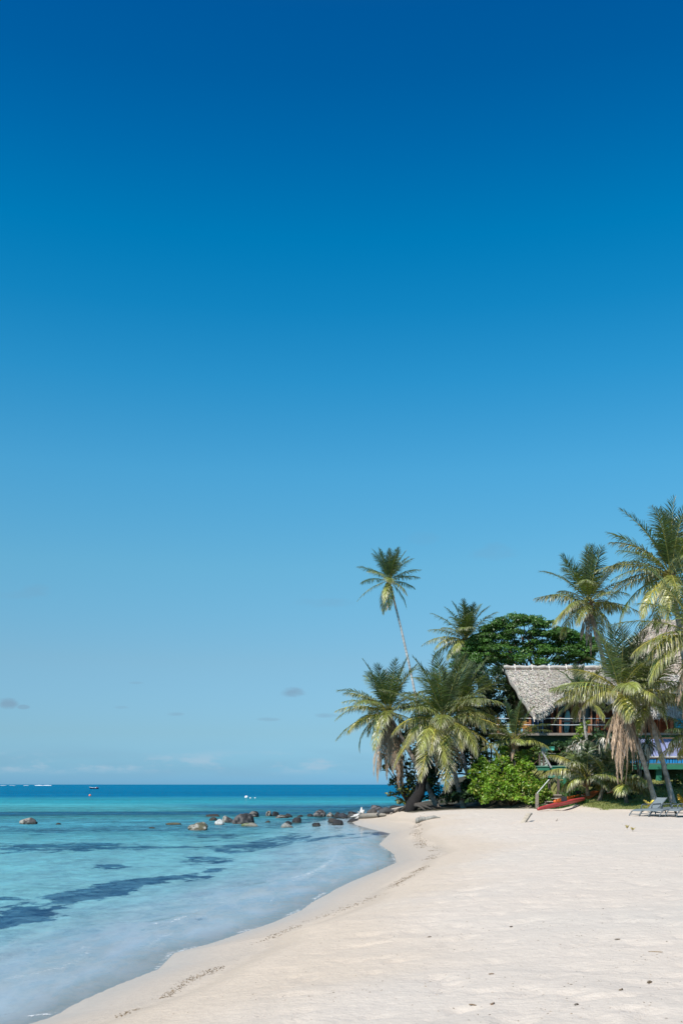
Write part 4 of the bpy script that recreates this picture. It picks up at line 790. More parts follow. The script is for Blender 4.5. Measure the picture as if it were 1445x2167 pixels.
mb = MB(); bx(mb, 1200, 1500, 1628, 1675, 64.2, .2, (.012, .016, .014)); bx(mb, 1340, 1500, 1604, 1615, 63.6, .1, (.03, .03, .035)); mb.build('shade_backing', M_PAINT, h4)  # near-black sheets standing in for the shade below the deck and behind the fence
mb = MB(); rg = np.random.default_rng(12); px = 1226.0
while px < 1478:
    w2 = float(rg.choice([3.5, 5, 7.5])); 
    bx(mb, px, px + w2, 1605.5, 1615, 60.75, .05, np.array(BLU) * rg.uniform(.75, 1.15))
    px += w2 + 1.6
mb.build('fence_boards', M_PAINT, h4)
mb = MB(); bx(mb, 1226, 1480, 1602.8, 1605.3, 60.7, .14, (.09, .06, .045)); mb.build('fence_rail', M_WOOD, h4)
mb = MB(); mb.bar(P(1401, 1600, 60.6), P(1407, 1616.8, 60.6), .16, .12, BLU); mb.build('brace', M_PAINT, h4)
for px in (1393, 1300, 1225, 1458): mb = MB(); x = XZ(px, 0, 60.9)[0]; mb.box(x - .17, x + .17, 60.85, 61.1, gz1(x, 61) - .2, P(0, 1628, 60.9).z, GRN if px == 1393 else GRND); mb.build('deck_post', M_PAINT, h4)
# --- beach steps: lower flight, landing, green slatted upper flight, platform
st = empty('beach_steps', tuple(on_ground(1170, 58.5)), 'wooden steps climbing from the sand to a green landing between bush and low palms', 'stairs')
WD = (.46, .41, .34)
for i, (l, r, py) in enumerate([(1142, 1186, 1708.5), (1147, 1181, 1701.8), (1152, 1184, 1695.4), (1158, 1190, 1689)]):
    mb = MB(); D = 58.4 + i * .32; x0_, z_ = XZ(l, py, D); x1_ = XZ(r, py, D)[0]; mb.box(x0_, x1_, D, D + .3, z_ - .05, z_, np.array(WD) * (1 + .06 * (i % 2))); mb.build('tread', M_WOOD, st)
mb = MB(); bx(mb, 1162, 1196, 1681.5, 1683.4, 59.7, 1.3, (.38, .33, .28)); mb.build('landing', M_WOOD, st)
mb = MB(); bx(mb, 1162, 1191, 1683.6, 1688, 59.75, .05, (.16, .13, .1)); mb.build('riser', M_WOOD, st)
for (a, b_) in ((1148, 1163), (1180, 1191)): mb = MB(); mb.bar(P(a, 1711, 58.45), P(b_, 1687, 59.7), .06, .22, (.15, .12, .09)); mb.build('stringer', M_WOOD, st)
for px, y0, y1, D, ww in ((1135.5, 1679.5, 1710, 58.2, .17), (1161.5, 1650, 1690, 59.6, .13), (1180.5, 1648, 1683, 60.6, .14), (1141, 1592, 1624, 62.2, .1), (1149.5, 1592, 1624, 62.2, .1)):
    mb = MB(); x, z1_ = XZ(px, y0, D); _, z0_ = XZ(px, y1, D); mb.box(x - ww / 2, x + ww / 2, D - ww / 2, D + ww / 2, z0_, z1_, (.13, .10, .085) if px != 1135.5 else (.26, .22, .18)); mb.build('post', M_WOOD, st)
mb = MB(); mb.bar(P(1136, 1679, 58.1), P(1161, 1650, 59.5), .07, .05, (.50, .52, .47)); mb.build('hand_rail', M_WOOD, st)
mb = MB(); mb.bar(P(1146.5, 1590.5, 62.1), P(1166, 1625, 61.2), .09, .06, (.33, .33, .33)); mb.bar(P(1140, 1593, 62.3), P(1175, 1595, 62.3), .05, .05, (.3, .27, .24)); mb.build('hand_rail', M_METAL, st)
mb = MB(); bx(mb, 1137, 1206, 1622.5, 1630.5, 61.9, .15, GRN); bx(mb, 1137, 1206, 1620.6, 1622.4, 61.85, 1.6, (.16, .34, .26)); mb.build('platform', M_PAINT, st)
mb = MB()
for i, py in enumerate((1646, 1653.5, 1662, 1671, 1679)): mb.box(XZ(1180 + (3 if i % 2 else 0), 0, 61)[0], XZ(1203 + i * 2.2, 0, 61)[0], 61 - i * .05, 61.12 - i * .05, P(0, py + 3, 61).z, P(0, py, 61).z, np.array(GRN) * (1.15, .95)[i % 2])
mb.build('green_tread', M_PAINT, st)
for q in ((1192, 1197, 1648, 1690, 60.5), (1207, 1212, 1640, 1680, 61.2)): mb = MB(); bx(mb, *q, .1, GRN); mb.build('green_post', M_PAINT, st)
mb = MB(); bx(mb, 1160, 1200, 1640, 1645.8, 61.3, .1, (.07, .26, .19)); mb.build('green_panel', M_PAINT, st)
o = MB(); bx(o, 1158, 1172, 1581, 1587.5, 64.6, .5, (.12, .55, .42)); bx(o, 1157, 1173, 1580.3, 1581.2, 64.55, .6, (.15, .6, .46)); o = o.build('storage_crate', M_PLASTIC, None, loc=tuple(P(1165, 1587, 64.8))); tag(o, 'small turquoise crate among the bushes above the upper hand rail', 'crate')

# ------------------------------------------------------------------ kayaks
def kayak(label, a, b, wd, dp, col, seat=True, roll=0):
    a = Vector(a); b = Vector(b); root = empty('kayak', a, label, 'kayak', 'kayaks pulled up on the sand'); d = (b - a); L = d.length; t = d.normalized(); sx = t.cross(Vector((0, 0, 1))).normalized(); n = sx.cross(t)
    sx = (sx * math.cos(roll) + n * math.sin(roll)); n = sx.cross(t)
    m = 30; prof = 16; V = []; C = []
    for i in range(m):
        u = i / (m - 1); w_ = wd * (max(0, math.sin(math.pi * (.03 + .94 * u))) ** .75) * .5; h = dp * (.45 + .55 * math.sin(math.pi * u) ** .5); rock = .08 * (2 * u - 1) ** 2 * dp * 3
        for k in range(prof):
            an = 2 * math.pi * k / prof; y = math.sin(an); yy_ = y * (h if y < 0 else h * .38)
            if y > .3 and seat and .36 < u < .64: yy_ = -h * .15
            V.append(tuple(a + t * (u * L) + sx * (math.cos(an) * w_) + n * (h + yy_ + rock))); C.append(np.array(col) * (1 if y < .1 else 1.12))
    F = [[i * prof + k, i * prof + (k + 1) % prof, (i + 1) * prof + (k + 1) % prof, (i + 1) * prof + k] for i in range(m - 1) for k in range(prof)] + [list(range(prof))[::-1], [(m - 1) * prof + k for k in range(prof)]]
    mb = MB(); mb.add(V, F, np.array(C)); mb.build('hull', M_PLASTIC, root, True)
    if seat:
        mb = MB(); c = a + t * L * .56 + n * dp * 1.15; mb.box(c.x - .12, c.x + .12, c.y - .18, c.y + .18, c.z, c.z + .28, (.03, .03, .035)); mb.build('seat', M_SLING, root)
    mb = MB()
    for u in (.04, .96): mb = MB(); c = a + t * L * u + n * dp * 1.5; mb.tube([tuple(c - sx * .08), tuple(c + n * .08), tuple(c + sx * .08)], .018, (.05, .05, .05), n=6); mb.build('carry_handle', M_SLING, root)
ka = on_ground(1138, 54.2); kb = on_ground(1238, 56.5) + Vector((0, 0, .14)); kayak('red kayak lying in front with its pointed bow on the sand', ka - Vector((0, 0, .02)), kb, .62, .2, (.38, .05, .05), roll=.25)
ka = P(1172, 1700.5, 57.4); kb = P(1266, 1684.5, 58.6); kayak('bright orange kayak propped behind the red one, stern against the low palm', ka, kb, .74, .2, (.75, .16, .03), roll=.35)
ka = on_ground(1226, 57.0) + Vector((0, 0, .0)); kb = on_ground(1269, 58.4) + Vector((0, 0, .05)); kayak('darker orange kayak underneath, only its stern showing by the grass', ka, kb, .7, .18, (.55, .12, .03), seat=False)
ka = P(1284, 1684, 58.2); kb = P(1318, 1672, 59.2); kayak('orange kayak end glowing in the shade behind the low palms', ka, kb, .6, .2, (.70, .15, .04), seat=False)

# ------------------------------------------------------------------ sun loungers
def lounger(label, foot, back_up, seed):
    ax = Vector((.87, .50, 0)).normalized(); wd = Vector((ax.y, -ax.x, 0)); f = Vector(foot); root = empty('sun_lounger', f, label, 'sun lounger', 'grey sun loungers on the sand')
    G = (.11, .13, .14); SG = (.17, .20, .21)
    def Q(u, w_, h): return tuple(f + ax * u + wd * w_ + Vector((0, 0, h)))
    H = .33
    for s_ in (-.31, .31):
        mb = MB(); mb.tube([Q(0, s_, 0), Q(.05, s_, .12), Q(.16, s_, .24), Q(.34, s_, .31), Q(.6, s_, H), Q(1.25, s_, H), Q(1.92, s_, H)], .027, G, n=8); mb.build('side_rail', M_METAL, root, True)
        mb = MB(); mb.tube([Q(1.72, s_, 0), Q(1.68, s_, .18), Q(1.6, s_, H)], .025, G, n=8); mb.build('leg', M_METAL, root, True)
        mb = MB(); mb.tube([Q(.78, s_, H), Q(.80, s_, .50), Q(.86, s_, .55), Q(1.36, s_, .57), Q(1.42, s_, .50), Q(1.44, s_, H)], .020, G, n=8); mb.build('armrest', M_METAL, root, True)
    mb = MB(); pts = [(.15, .268), (.2, .295), (.25, .316), (.34, .335), (.6, .352), (1.18, .352)]; V = []
    for th in (0, -.016):
        for u, h in pts: V += [Q(u, -.285, h + th), Q(u, .285, h + th)]
    k = len(pts) * 2; F = [[2 * i, 2 * i + 1, 2 * i + 3, 2 * i + 2] for i in range(len(pts) - 1)]; F += [[k + 2 * i, k + 2 * i + 2, k + 2 * i + 3, k + 2 * i + 1] for i in range(len(pts) - 1)] + [[0, k, k + 1, 1]]
    mb.add(V[:], F, SG); mb.build('seat', M_SLING, root)
    a = back_up; e = (1.2 + .78 * math.cos(a), .352 + .78 * math.sin(a)); mb = MB()
    q = [Q(1.2, -.285, .36), Q(1.2, .285, .36), Q(e[0], .285, e[1]), Q(e[0], -.285, e[1])]; off = Vector(ax * (-math.sin(a)) + Vector((0, 0, math.cos(a)))) * .02
    mb.add(q + [tuple(Vector(v) - off) for v in q], [[0, 1, 2, 3], [7, 6, 5, 4], [0, 4, 5, 1], [2, 6, 7, 3], [0, 3, 7, 4], [1, 5, 6, 2]], SG)
    for s_ in (-.30, .30): mb.tube([Q(1.2, s_, .35), Q(e[0], s_, e[1])], .022, G, n=6)
    mb.build('backrest', M_SLING, root)
    for u, h in ((.06, .12), (1.68, .16)): mb = MB(); mb.tube([Q(u, -.31, h), Q(u, .31, h)], .016, G, n=6); mb.build('crossbar', M_METAL, root)
L0 = [('grey sun lounger furthest left with its backrest raised', 1341, 45.2, R(41)), ('grey sun lounger second from the left lying flat between two others', 1362.5, 44.5, R(3)), ('grey sun lounger third from the left, laid flat in front of the raised backrest', 1382.5, 43.9, R(4)), ('grey sun lounger cut off by the right edge of the photo', 1418, 43.4, R(24))]
for l, px, D, a in L0: lounger(l, on_ground(px, D), a, 1)

# ------------------------------------------------------------------ boulders, driftwood, litter
import bmesh
DK, GY, PAL, BRN, OLV = (.028, .029, .032), (.085, .08, .076), (.30, .28, .24), (.045, .04, .036), (.11, .105, .06)
def rock(label, l, r, top, base, col, seed, cap=None, squash=1.0, z0=None, D=None, lump=.35):
    D = D or EYE * FPX / (base - HY); cx_ = ((l + r) / 2 - CX) * D / FPX; w_ = (r - l) * D / FPX / 2; zb = z0 if z0 is not None else 0; h = max(.06, (base - top) * D / FPX)
    rg = np.random.default_rng(seed); bm = bmesh.new(); bmesh.ops.create_icosphere(bm, subdivisions=4, radius=1)
    v = np.array([q.co[:] for q in bm.verts]); f = [[q.index for q in fa.verts] for fa in bm.faces]; bm.free()
    o = rg.uniform(0, 50, 3); nz = fbm(v[:, 0] * 1.3 + o[0] + v[:, 2] * .9, v[:, 1] * 1.3 + o[1] - v[:, 2] * .7, seed, 4) - .5; n2 = fbm(v[:, 0] * 5 + o[0], v[:, 2] * 5 + v[:, 1] * 4 + o[1], seed + 3, 3) - .5
    p = v * (1 + lump * 2.0 * nz + .22 * n2)[:, None]
    for _ in range(7):                               # knock flat facets off
        d = nrm(rg.normal(0, 1, 3)); lim = rg.uniform(.6, .88); ex = np.maximum(p @ d - lim, 0); p = p - ex[:, None] * d * .8
    p[:, 2] = np.where(p[:, 2] > 0, p[:, 2], p[:, 2] * .6); mxz = p[:, 2].max(); mx_ = np.abs(p[:, 0]).max()
    hh = p[:, 2] / mxz; P_ = p * np.array([w_ / mx_, w_ * .8 / mx_, 1]); P_[:, 2] = np.where(hh > 0, hh * h, hh * .35 * max(h, w_ * .5))
    c = np.tile(np.array(col, float), (len(P_), 1)); nn = fbm(v[:, 0] * 3 + o[2], v[:, 1] * 3 + v[:, 2] * 3, seed + 9)[:, None]; c = c * (.6 + .55 * nn)
    if cap is not None: k = sstep(nn[:, 0] + .15 * v[:, 0] * -1, .5, .62)[:, None]; c = c * (1 - k) + np.array(cap) * k * (.8 + .4 * nn)
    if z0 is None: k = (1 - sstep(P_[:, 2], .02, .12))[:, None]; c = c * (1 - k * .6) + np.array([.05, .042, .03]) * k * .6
    P_[:, 0] += cx_; P_[:, 1] += D; P_[:, 2] += zb
    mb = MB(); mb.add(P_, f, c); ob = mb.build('boulder', M_ROCK, None, True, (cx_, D, zb)); tag(ob, label, 'rock', 'boulders along the waterline')
rocks = [
 ('lone rounded brown-grey rock far left in the bay, pale patch on its right', 40, 80, 1730, 1743.5, GY, PAL), ('tiny dark rock tip just right of the lone left rock', 118, 131, 1741, 1744.5, BRN, None),
 ('long low olive rock barely breaking the surface left of the main group', 350, 386, 1740.5, 1745, OLV, None), ('small awash rock tip below and left of the long olive one', 315, 330, 1750, 1753, BRN, None),
 ('mottled pale rock with an olive foot, nearest the open water on the left', 398, 448, 1739, 1756, OLV, (.32, .30, .26)), ('flat dark reef slab at the left top of the main rock group', 436, 467, 1722.5, 1728, BRN, None),
 ('low brown rock just left of the white one', 441, 462, 1729, 1736.5, BRN, None), ('small bright white rock beside the mottled grey boulder', 452, 476, 1733, 1745.5, (.55, .55, .52), None),
 ('mottled grey boulder between the white rock and the biggest dark boulder', 468, 499, 1726, 1741, GY, PAL), ('biggest dark conical boulder in the water', 491, 544, 1720.5, 1743, DK, (.11, .10, .095)),
 ('flat pale rock with green weed in front of the biggest boulder', 511, 548, 1741, 1749, (.30, .29, .24), (.12, .16, .05)), ('rounded dark boulder behind the biggest one', 524, 551, 1716, 1729, DK, (.18, .16, .14)),
 ('boulder with a pale left face, left half of the close pair', 562, 578, 1715.5, 1727.5, BRN, PAL), ('round black boulder, right half of the close pair', 574, 591, 1717, 1727.5, DK, None),
 ('low brown and white reef rock between the close pair and the flat-topped boulder', 578, 612, 1724, 1731, BRN, PAL), ('flat-topped dark boulder right of the brown and white reef rock', 601, 619, 1721, 1729.5, DK, GY),
 ('small low dark rock alone halfway to the angular boulder', 628, 642, 1724, 1728.5, DK, None), ('small flat brown rock standing alone in the middle of the channel', 560, 574, 1736, 1740.5, BRN, None),
 ('dark two-humped boulder in shallow water', 615, 638, 1729, 1741, DK, BRN), ('pale grey barrel-shaped rock with a black right end', 592, 623, 1741, 1751, (.30, .30, .27), None), ('dark rock perched behind the barrel-shaped one', 600, 618, 1737, 1745, DK, None),
 ('large angular black boulder standing by itself with one vertical side', 661, 690, 1713, 1728, DK, (.15, .145, .14)), ('small dark rock touching the angular boulder on its left', 649, 663, 1722, 1728, DK, None),
 ('low grey rock between the angular boulder and the dark row', 688, 707, 1719, 1728, GY, PAL), ('first black boulder of the row beside the driftwood', 703, 724, 1718, 1729.5, DK, None), ('second black boulder of the row beside the driftwood', 715, 738, 1720, 1730.5, (.04, .045, .055), None),
 ('third, greyer boulder of the row behind the white driftwood', 733, 762, 1717, 1729.5, DK, GY), ('brown-topped grey boulder in the shallows before the row', 693, 721, 1731, 1740, GY, BRN), ('black split boulder nearest the wet sand', 701, 727, 1734, 1744.5, DK, None),
 ('smooth dark stone half awash left of the split boulder', 660, 679, 1741, 1748, DK, None), ('large grey-brown boulder right behind the white driftwood', 774, 800, 1709, 1723, (.09, .08, .075), GY),
 ('dark rounded boulder highest up at the back of the point', 784, 813, 1703.5, 1713, DK, (.12, .11, .11)), ('grey boulder right of the large grey-brown one', 800, 822, 1710, 1719, GY, None), ('far brown boulder under the sea grape branches', 822, 858, 1704, 1713, BRN, None), ('black wet boulder at the foot of the driftwood', 734, 762, 1731, 1739.5, DK, None)]
for i, (lb, l, r, tp, bs, c, cp) in enumerate(rocks): rock(lb, l, r, tp, bs, c, 100 + i * 7, cp)
def limb(name, label, pts, rad, col, cat='driftwood', group='driftwood on the beach', sub=3, seed=0):
    rg = np.random.default_rng(seed); P_ = []
    pts = [Vector(p) for p in pts]
    for i in range(len(pts) - 1):
        for k in range(sub): P_.append(pts[i].lerp(pts[i + 1], k / sub) + Vector(rg.normal(0, .012, 3)))
    P_.append(pts[-1]); rr = np.interp(np.linspace(0, 1, len(P_)), np.linspace(0, 1, len(rad)), rad) * (1 + rg.normal(0, .05, len(P_)))
    mb = MB(); mb.tube([tuple(p) for p in P_], list(rr), np.array([np.array(col) * rg.uniform(.85, 1.12) for _ in P_]), n=10); return mb
g_ = lambda px, py: ground_at_px(px, py)
a, b_ = g_(880, 1743), g_(931, 1731)
mb = limb('', '', [a + Vector((0, 0, .14)), a.lerp(b_, .2) + Vector((0, .1, .15)), a.lerp(b_, .45) + Vector((0, .1, .10)), a.lerp(b_, .75) + Vector((0, .1, .11)), b_ + Vector((0, 0, .02))], [.13, .16, .12, .09, .02], (.30, .285, .25), sub=5, seed=4)
o = mb.build('driftwood_log', M_DRIFT, None, True, tuple(a)); tag(o, 'weathered grey log tapering to the right, alone on the sand below the palms', 'driftwood', 'driftwood on the beach')
a = g_(1106, 1741); mb = MB(); mb.bar(a + Vector((-.02, 0, -.05)), a + Vector((.34, .5, .34)), .2, .09, (.42, .36, .28)); mb.bar(a + Vector((.30, .45, .30)), a + Vector((.44, .7, .36)), .17, .08, (.40, .36, .3))
o = mb.build('driftwood_plank', M_DRIFT, None, False, tuple(a)); tag(o, 'short pale plank stuck slantwise in the sand in front of the steps', 'driftwood', 'driftwood on the beach')
a = g_(766, 1731); root = empty('driftwood_stump', a, 'bleached white root stump with upright prongs beside the black boulders', 'driftwood', 'driftwood on the beach'); W = (.62, .60, .57)
mb = MB(); c0 = a + Vector((0, 0, .15))
rg = np.random.default_rng(6)
for (px, py, r0, r1) in ((765, 1708, .10, .03), (770, 1714, .1, .04), (748, 1725, .09, .03), (741, 1729, .07, .02), (785, 1727, .1, .04), (757, 1718, .08, .02), (752, 1732, .07, .02), (795, 1731, .08, .03)):
    e = P(px, py, a.y + rg.uniform(-.5, .5)); mb.tube([tuple(c0), tuple(c0.lerp(e, .5) + Vector((rg.uniform(-.08, .08), 0, .04))), tuple(e)], [r0 * 1.5, r0 * 1.1, r1], W, n=7)
mb.build('roots', M_DRIFT, root, True)
mb = limb('', '', [a + Vector((-.1, 0, .1)), g_(790, 1731) + Vector((0, 0, .16)), g_(815, 1728) + Vector((0, 0, .1))], [.2, .16, .07], (.30, .26, .21), seed=8); mb.build('trunk', M_DRIFT, root, True)
for lb, p0, p1, r0, c, sd in (('dark wet log lying half buried between the white stump and the leaning trunk', (798, 1731), (834, 1721), .24, (.07, .07, .07), 11), ('thin grey branch lying up against the leaning trunk', (826, 1724), (852, 1713), .09, (.3, .26, .22), 12), ('grey weathered branch lying in the shade behind the tapering log', (893, 1709), (924, 1712), .12, (.36, .32, .28), 13), ('pale fallen branch at the edge of the sand below the curved trunk', (930, 1708), (975, 1705), .08, (.34, .3, .26), 14)):
    a, b_ = g_(*p0), g_(*p1); b_ = Vector((b_.x, min(b_.y, a.y + 5), b_.z)); mb = limb('', '', [a + Vector((0, 0, r0 * .5)), a.lerp(b_, .5) + Vector((0, 0, r0 * 1.3)), b_ + Vector((0, 0, r0 * .4))], [r0 * .5, r0, r0 * .35], c, seed=sd)
    o = mb.build('driftwood_branch', M_DRIFT, None, True, tuple(a)); tag(o, lb, 'driftwood', 'driftwood on the beach')
# single pieces one can point at on the sand
def piece(name, label, cat, px, py, L, r, ang, col, up=.0, seed=0, n=7):
    r *= .75; col = tuple(v * 1.3 for v in col)
    a = g_(px, py); d = Vector((math.cos(ang), math.sin(ang), up)).normalized(); rg = np.random.default_rng(seed); mb = MB()
    pts = [a - d * L / 2 + d * L * i / n + Vector((rg.normal(0, r * .5), rg.normal(0, r * .5), r * .8)) for i in range(n + 1)]; mb.tube([tuple(p) for p in pts], [r * (.35 + .75 * math.sin(math.pi * (i + .6) / (n + 1.2))) for i in range(n + 1)], col, n=6)
    o = mb.build(name, M_DRY, None, True, tuple(a)); tag(o, label, cat, 'bits washed up on the sand')
piece('husk_piece', 'dark brown coconut husk scrap on the sand near the lower right corner', 'husk', 1374, 2081, .045, .016, .2, (.10, .075, .05), seed=1)
piece('twig', 'thin slanted twig on the open sand at the right', 'twig', 1386, 2015, .16, .006, -.9, (.22, .16, .1), .1, 2)
piece('twig', 'short dark twig near the bottom edge, left one of a pair', 'twig', 999, 2128, .07, .007, -.5, (.16, .11, .07), 0, 3)
piece('twig', 'stubby brown twig near the bottom edge, right one of a pair', 'twig', 1042, 2126, .05, .009, .8, (.18, .12, .08), .2, 4)
piece('pebble', 'small dark pebble at the bottom of the sand right of centre', 'pebble', 1219, 2128, .03, .011, .4, (.14, .12, .1), 0, 5)
piece('leaf_scrap', 'brown leaf scrap left of the husk near the lower right', 'leaf', 1314, 2096, .05, .010, .9, (.16, .12, .08), .1, 6)
piece('leaf_scrap', 'dark leaf scrap on the sand below centre', 'leaf', 1039, 2062, .05, .008, .1, (.17, .12, .08), 0, 7)
piece('leaf_scrap', 'curled dark leaf in the middle of the right-hand sand', 'leaf', 1306, 1990, .06, .008, .1, (.14, .11, .08), 0, 8)
piece('pebble', 'single dark pebble in the middle of the pale sand', 'pebble', 1081, 1964, .03, .011, .3, (.12, .10, .09), 0, 9)
piece('leaf_scrap', 'dark leaf scrap on the pale sand left of the single pebble', 'leaf', 909, 1984, .05, .010, .5, (.16, .13, .1), 0, 10)
piece('twig', 'dry twig lying on the sand in front of the loungers, left of the sprouts', 'twig', 1176, 1738, .8, .02, 1.2, (.3, .24, .18), .2, 11)
# countless small litter: wrack line and specks
def litter(name, label, pts, sizes, cols, seed):
    rg = np.random.default_rng(seed); mb = MB(); m = len(pts); x, y = pts[:, 0], pts[:, 1]; z = ground(x, y); an = rg.uniform(0, 6.28, m); el = rg.uniform(.2, .55, m)
    a = np.stack([np.cos(an), np.sin(an), rg.uniform(-.2, .25, m)], 1) * sizes[:, None]; b = np.stack([-np.sin(an), np.cos(an), rg.uniform(-.3, .3, m)], 1) * (sizes * el)[:, None]; c = np.stack([x, y, z + sizes * .12], 1); u = np.array([0, 0, 1.]) * (sizes * .25)[:, None]
    V = np.stack([c - a, c + b, c + a, c - b, c + u], 1).reshape(-1, 3); F = (np.arange(m)[:, None, None] * 5 + np.array([[0, 1, 4], [1, 2, 4], [2, 3, 4], [3, 0, 4]])[None]).reshape(-1, 3); mb.add(V, F, np.repeat(cols, 5, 0))
    tag(mb.build(name, M_DRY), label, None, None, 'stuff')
rg = np.random.default_rng(77); pts = []; sz = []
D_ = np.exp(rg.uniform(math.log(5.2), math.log(55), 9000)); x_ = rg.uniform(-.36, .36, 9000) * D_; s_ = shore_s(x_, D_); k = (s_ > 2.2) & (rg.uniform(0, 1, 9000) < .09 + .30 * sstep(fbm(x_ * .7, D_ * .7, 7), .56, .72)); x_, D_ = x_[k], D_[k]
sz = np.minimum(.004 + .011 * rg.uniform(0, 1, len(x_)) ** 2.5 + .0004 * D_, .03); cols = np.array([.30, .235, .17]) * rg.uniform(.45, 1.3, (len(x_), 1))
litter('beach_litter', 'scattered leaf scraps, shell bits and pebbles over the dry sand', np.stack([x_, D_], 1), sz, cols, 5)
W1 = [(250, 2140), (300, 2112), (345, 2098), (370, 2078), (400, 2056), (440, 2045), (470, 2030), (495, 2010), (560, 1985), (620, 1950), (690, 1925), (760, 1905), (830, 1880), (875, 1852), (905, 1830), (918, 1802), (900, 1790), (888, 1778), (880, 1755), (890, 1748)]
pts = []; sz = []; 
for i in range(len(W1) - 1):
    n = 190 if i > 11 else 75
    for _ in range(n):
        t_ = rg.uniform(); px = W1[i][0] * (1 - t_) + W1[i + 1][0] * t_ + rg.normal(0, 7); py = W1[i][1] * (1 - t_) + W1[i + 1][1] * t_ + rg.normal(0, 4.5); D = 2.15 * FPX / (py - HY); pts.append(((px - CX) * D / FPX, D)); sz.append(rg.uniform(.003, .013) + .0006 * D)
pts = np.array(pts); k = fbm(pts[:, 0] * .8, pts[:, 1] * .8, 19) > .42; pts = pts[k]; sz = np.array(sz)[k]; litter('seaweed_wrack', 'brown line of seaweed and leaf litter left by high tide', pts, sz, np.array([.17, .12, .07]) * rg.uniform(.5, 1.5, (len(pts), 1)), 6)
# grass
rg = np.random.default_rng(88); n = 46000; x_ = rg.uniform(11, 24, n); y_ = rg.uniform(50.5, 61, n); k = lawn(x_, y_) > rg.uniform(.2, .9, n); x_, y_ = x_[k], y_[k]; z_ = ground(x_, y_); m_ = len(x_)
hh = np.where((x_ < 14) & (y_ > 56.5), .22, .07) * rg.uniform(.5, 1.4, m_); an = rg.uniform(0, 3.14, m_); w_ = hh * .22 + .012; d_ = np.stack([np.cos(an), np.sin(an), 0 * an], 1) * w_[:, None]; b0 = np.stack([x_, y_, z_ - .01], 1); tp_ = b0 + np.stack([rg.normal(0, .4, m_) * hh, rg.normal(0, .4, m_) * hh, hh], 1)
mb = MB(); mb.add(np.stack([b0 - d_, b0 + d_, tp_], 1).reshape(-1, 3), np.arange(m_ * 3).reshape(-1, 3), np.repeat(np.where(((x_ < 14) & (y_ > 56.5))[:, None], np.array([[.07, .15, .04]]), np.array([[.26, .28, .09]])) * rg.uniform(.7, 1.25, (m_, 1)), 3, 0)); tag(mb.build('lawn_grass', M_GRASS), 'short green grass on the lawn and bank behind the sand', None, None, 'stuff')

# ------------------------------------------------------------------ out on the water
def buoy(label, px, py, r, col, D):
    x = (px - CX) * D / FPX; root = empty('mooring_buoy', (x, D, 0), label, 'buoy', 'mooring buoys in the bay'); mb = MB(); n = 10
    mb.tube([(x, D, r * .35 - r * math.cos(math.pi * i / n)) for i in range(n + 1)], [max(.01, r * math.sin(math.pi * i / n)) for i in range(n + 1)], col, n=14); mb.build('float', M_PLASTIC, root, True)
    mb = MB(); mb.tube([(x - r * .2, D, r * 1.3), (x, D, r * 1.6), (x + r * .2, D, r * 1.3)], r * .08, (.1, .1, .1), n=6); mb.build('ring', M_METAL, root, True)
buoy('round orange mooring buoy in front of the boat', 191, 1685.5, .28, (.80, .22, .12), 215)
buoy('largest white mooring buoy, left of the three', 521.5, 1690, .32, (.80, .80, .78), 185)
buoy('small white buoy in the middle of the three', 530, 1691, .14, (.80, .78, .75), 178); buoy('small white buoy at the right of the three', 540, 1691, .13, (.80, .77, .72), 180)
D = 555.0; x0_ = (200 - CX) * D / FPX; root = empty('motor_boat', (x0_, D, 0), 'small dark blue open motor boat moored near the horizon', 'boat'); L = 4.8; m = 20; V = []; prof = 9
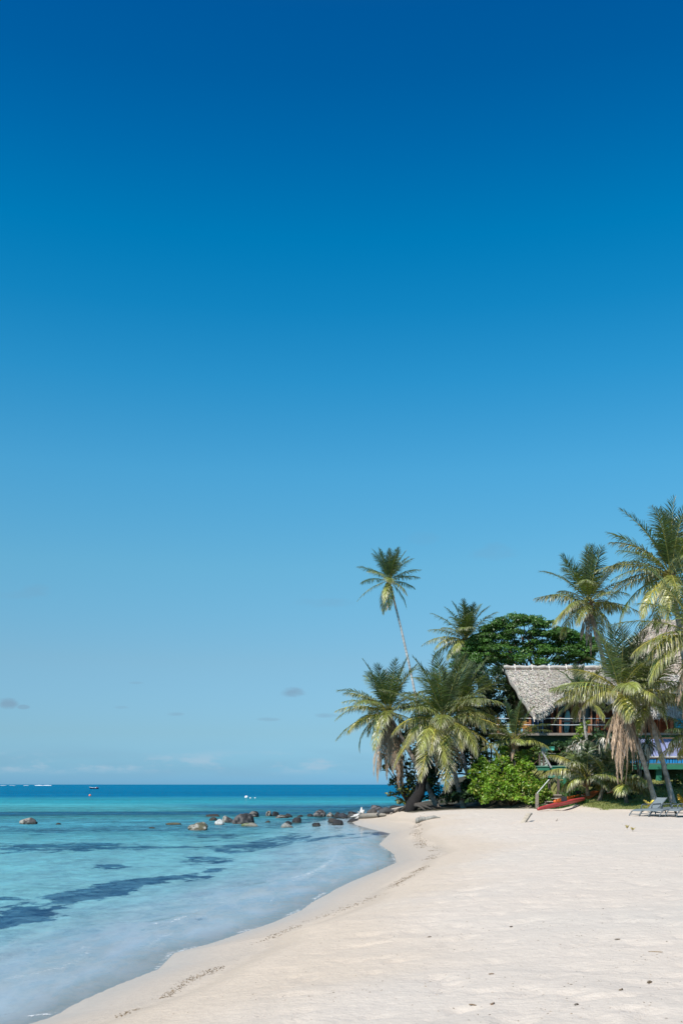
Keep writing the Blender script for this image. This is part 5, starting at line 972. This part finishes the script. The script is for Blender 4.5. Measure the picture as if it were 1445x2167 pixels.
for i in range(m):
    u = i / (m - 1); w_ = .95 * min(1, (u * 3.2) ** .6) if u > 0 else .02; sh = 1.0 - .55 * min(1, u * 1.7) + .05 * u
    for k in range(prof): an = math.pi * k / (prof - 1); V.append((x0_ - L / 2 + L * u + (-.35 * (1 - u) ** 3) * math.cos(an) ** 2, D - math.cos(an) * w_, sh * (abs(math.cos(an)) ** .8) - .12 * math.sin(an) + .02))
mb = MB(); F = [[i * prof + k, i * prof + k + 1, (i + 1) * prof + k + 1, (i + 1) * prof + k] for i in range(m - 1) for k in range(prof - 1)] + [[(m - 1) * prof + k for k in range(prof)]]; mb.add(V, F, (.012, .035, .10)); mb.build('hull', M_PLASTIC, root, True)
mb = MB(); mb.tube([V[i * prof] for i in range(0, 10)], .07, (.8, .82, .84), n=6); mb.tube([V[i * prof + prof - 1] for i in range(0, 10)], .07, (.8, .82, .84), n=6); mb.build('gunwale', M_PLASTIC, root, True)
mb = MB(); mb.box(x0_ + .45, x0_ + 1.1, D - .5, D + .5, .3, .95, (.78, .8, .82)); mb.build('console', M_PLASTIC, root)
mb = MB(); mb.tube([(x0_ + 2.3, D, -.1), (x0_ + 2.32, D, .6), (x0_ + 2.3, D, .8), (x0_ + 2.2, D, 1.1)], [.08, .12, .22, .16], (.10, .08, .09), n=8); mb.build('outboard_motor', M_PLASTIC, root, True)
mb = MB(); mb.tube([(x0_ + 1.5, D, .35), (x0_ + 1.5, D, .75), (x0_ + 1.55, D, 1.0)], [.28, .3, .18], (.35, .06, .05), n=8); mb.build('fuel_drum', M_PLASTIC, root, True)
rg = np.random.default_rng(5); mb = MB(); D = 2200.0
for a, b_, hh in ((0, 14, .5), (50, 62, .5), (74, 92, 1.2), (92, 110, 1.3), (20, 34, .4)):
    n = 30; xs_ = np.linspace((a - CX) * D / FPX, (b_ - CX) * D / FPX, n); h = hh * np.sin(np.linspace(.05, math.pi - .05, n)) ** .4 * rg.uniform(.6, 1.1, n); V = []
    for x, q in zip(xs_, h): V += [(x, D - 3, -.1), (x, D - 1, q), (x, D + 3, q * .8), (x, D + 6, -.1)]
    mb.add(V, [[4 * i + k, 4 * i + 4 + k, 4 * i + 5 + k, 4 * i + 1 + k] for i in range(n - 1) for k in range(3)], (.8, .82, .82))
tag(mb.build('surf', M_DRY), 'white surf breaking on the distant reef at the horizon', None, None, 'stuff')
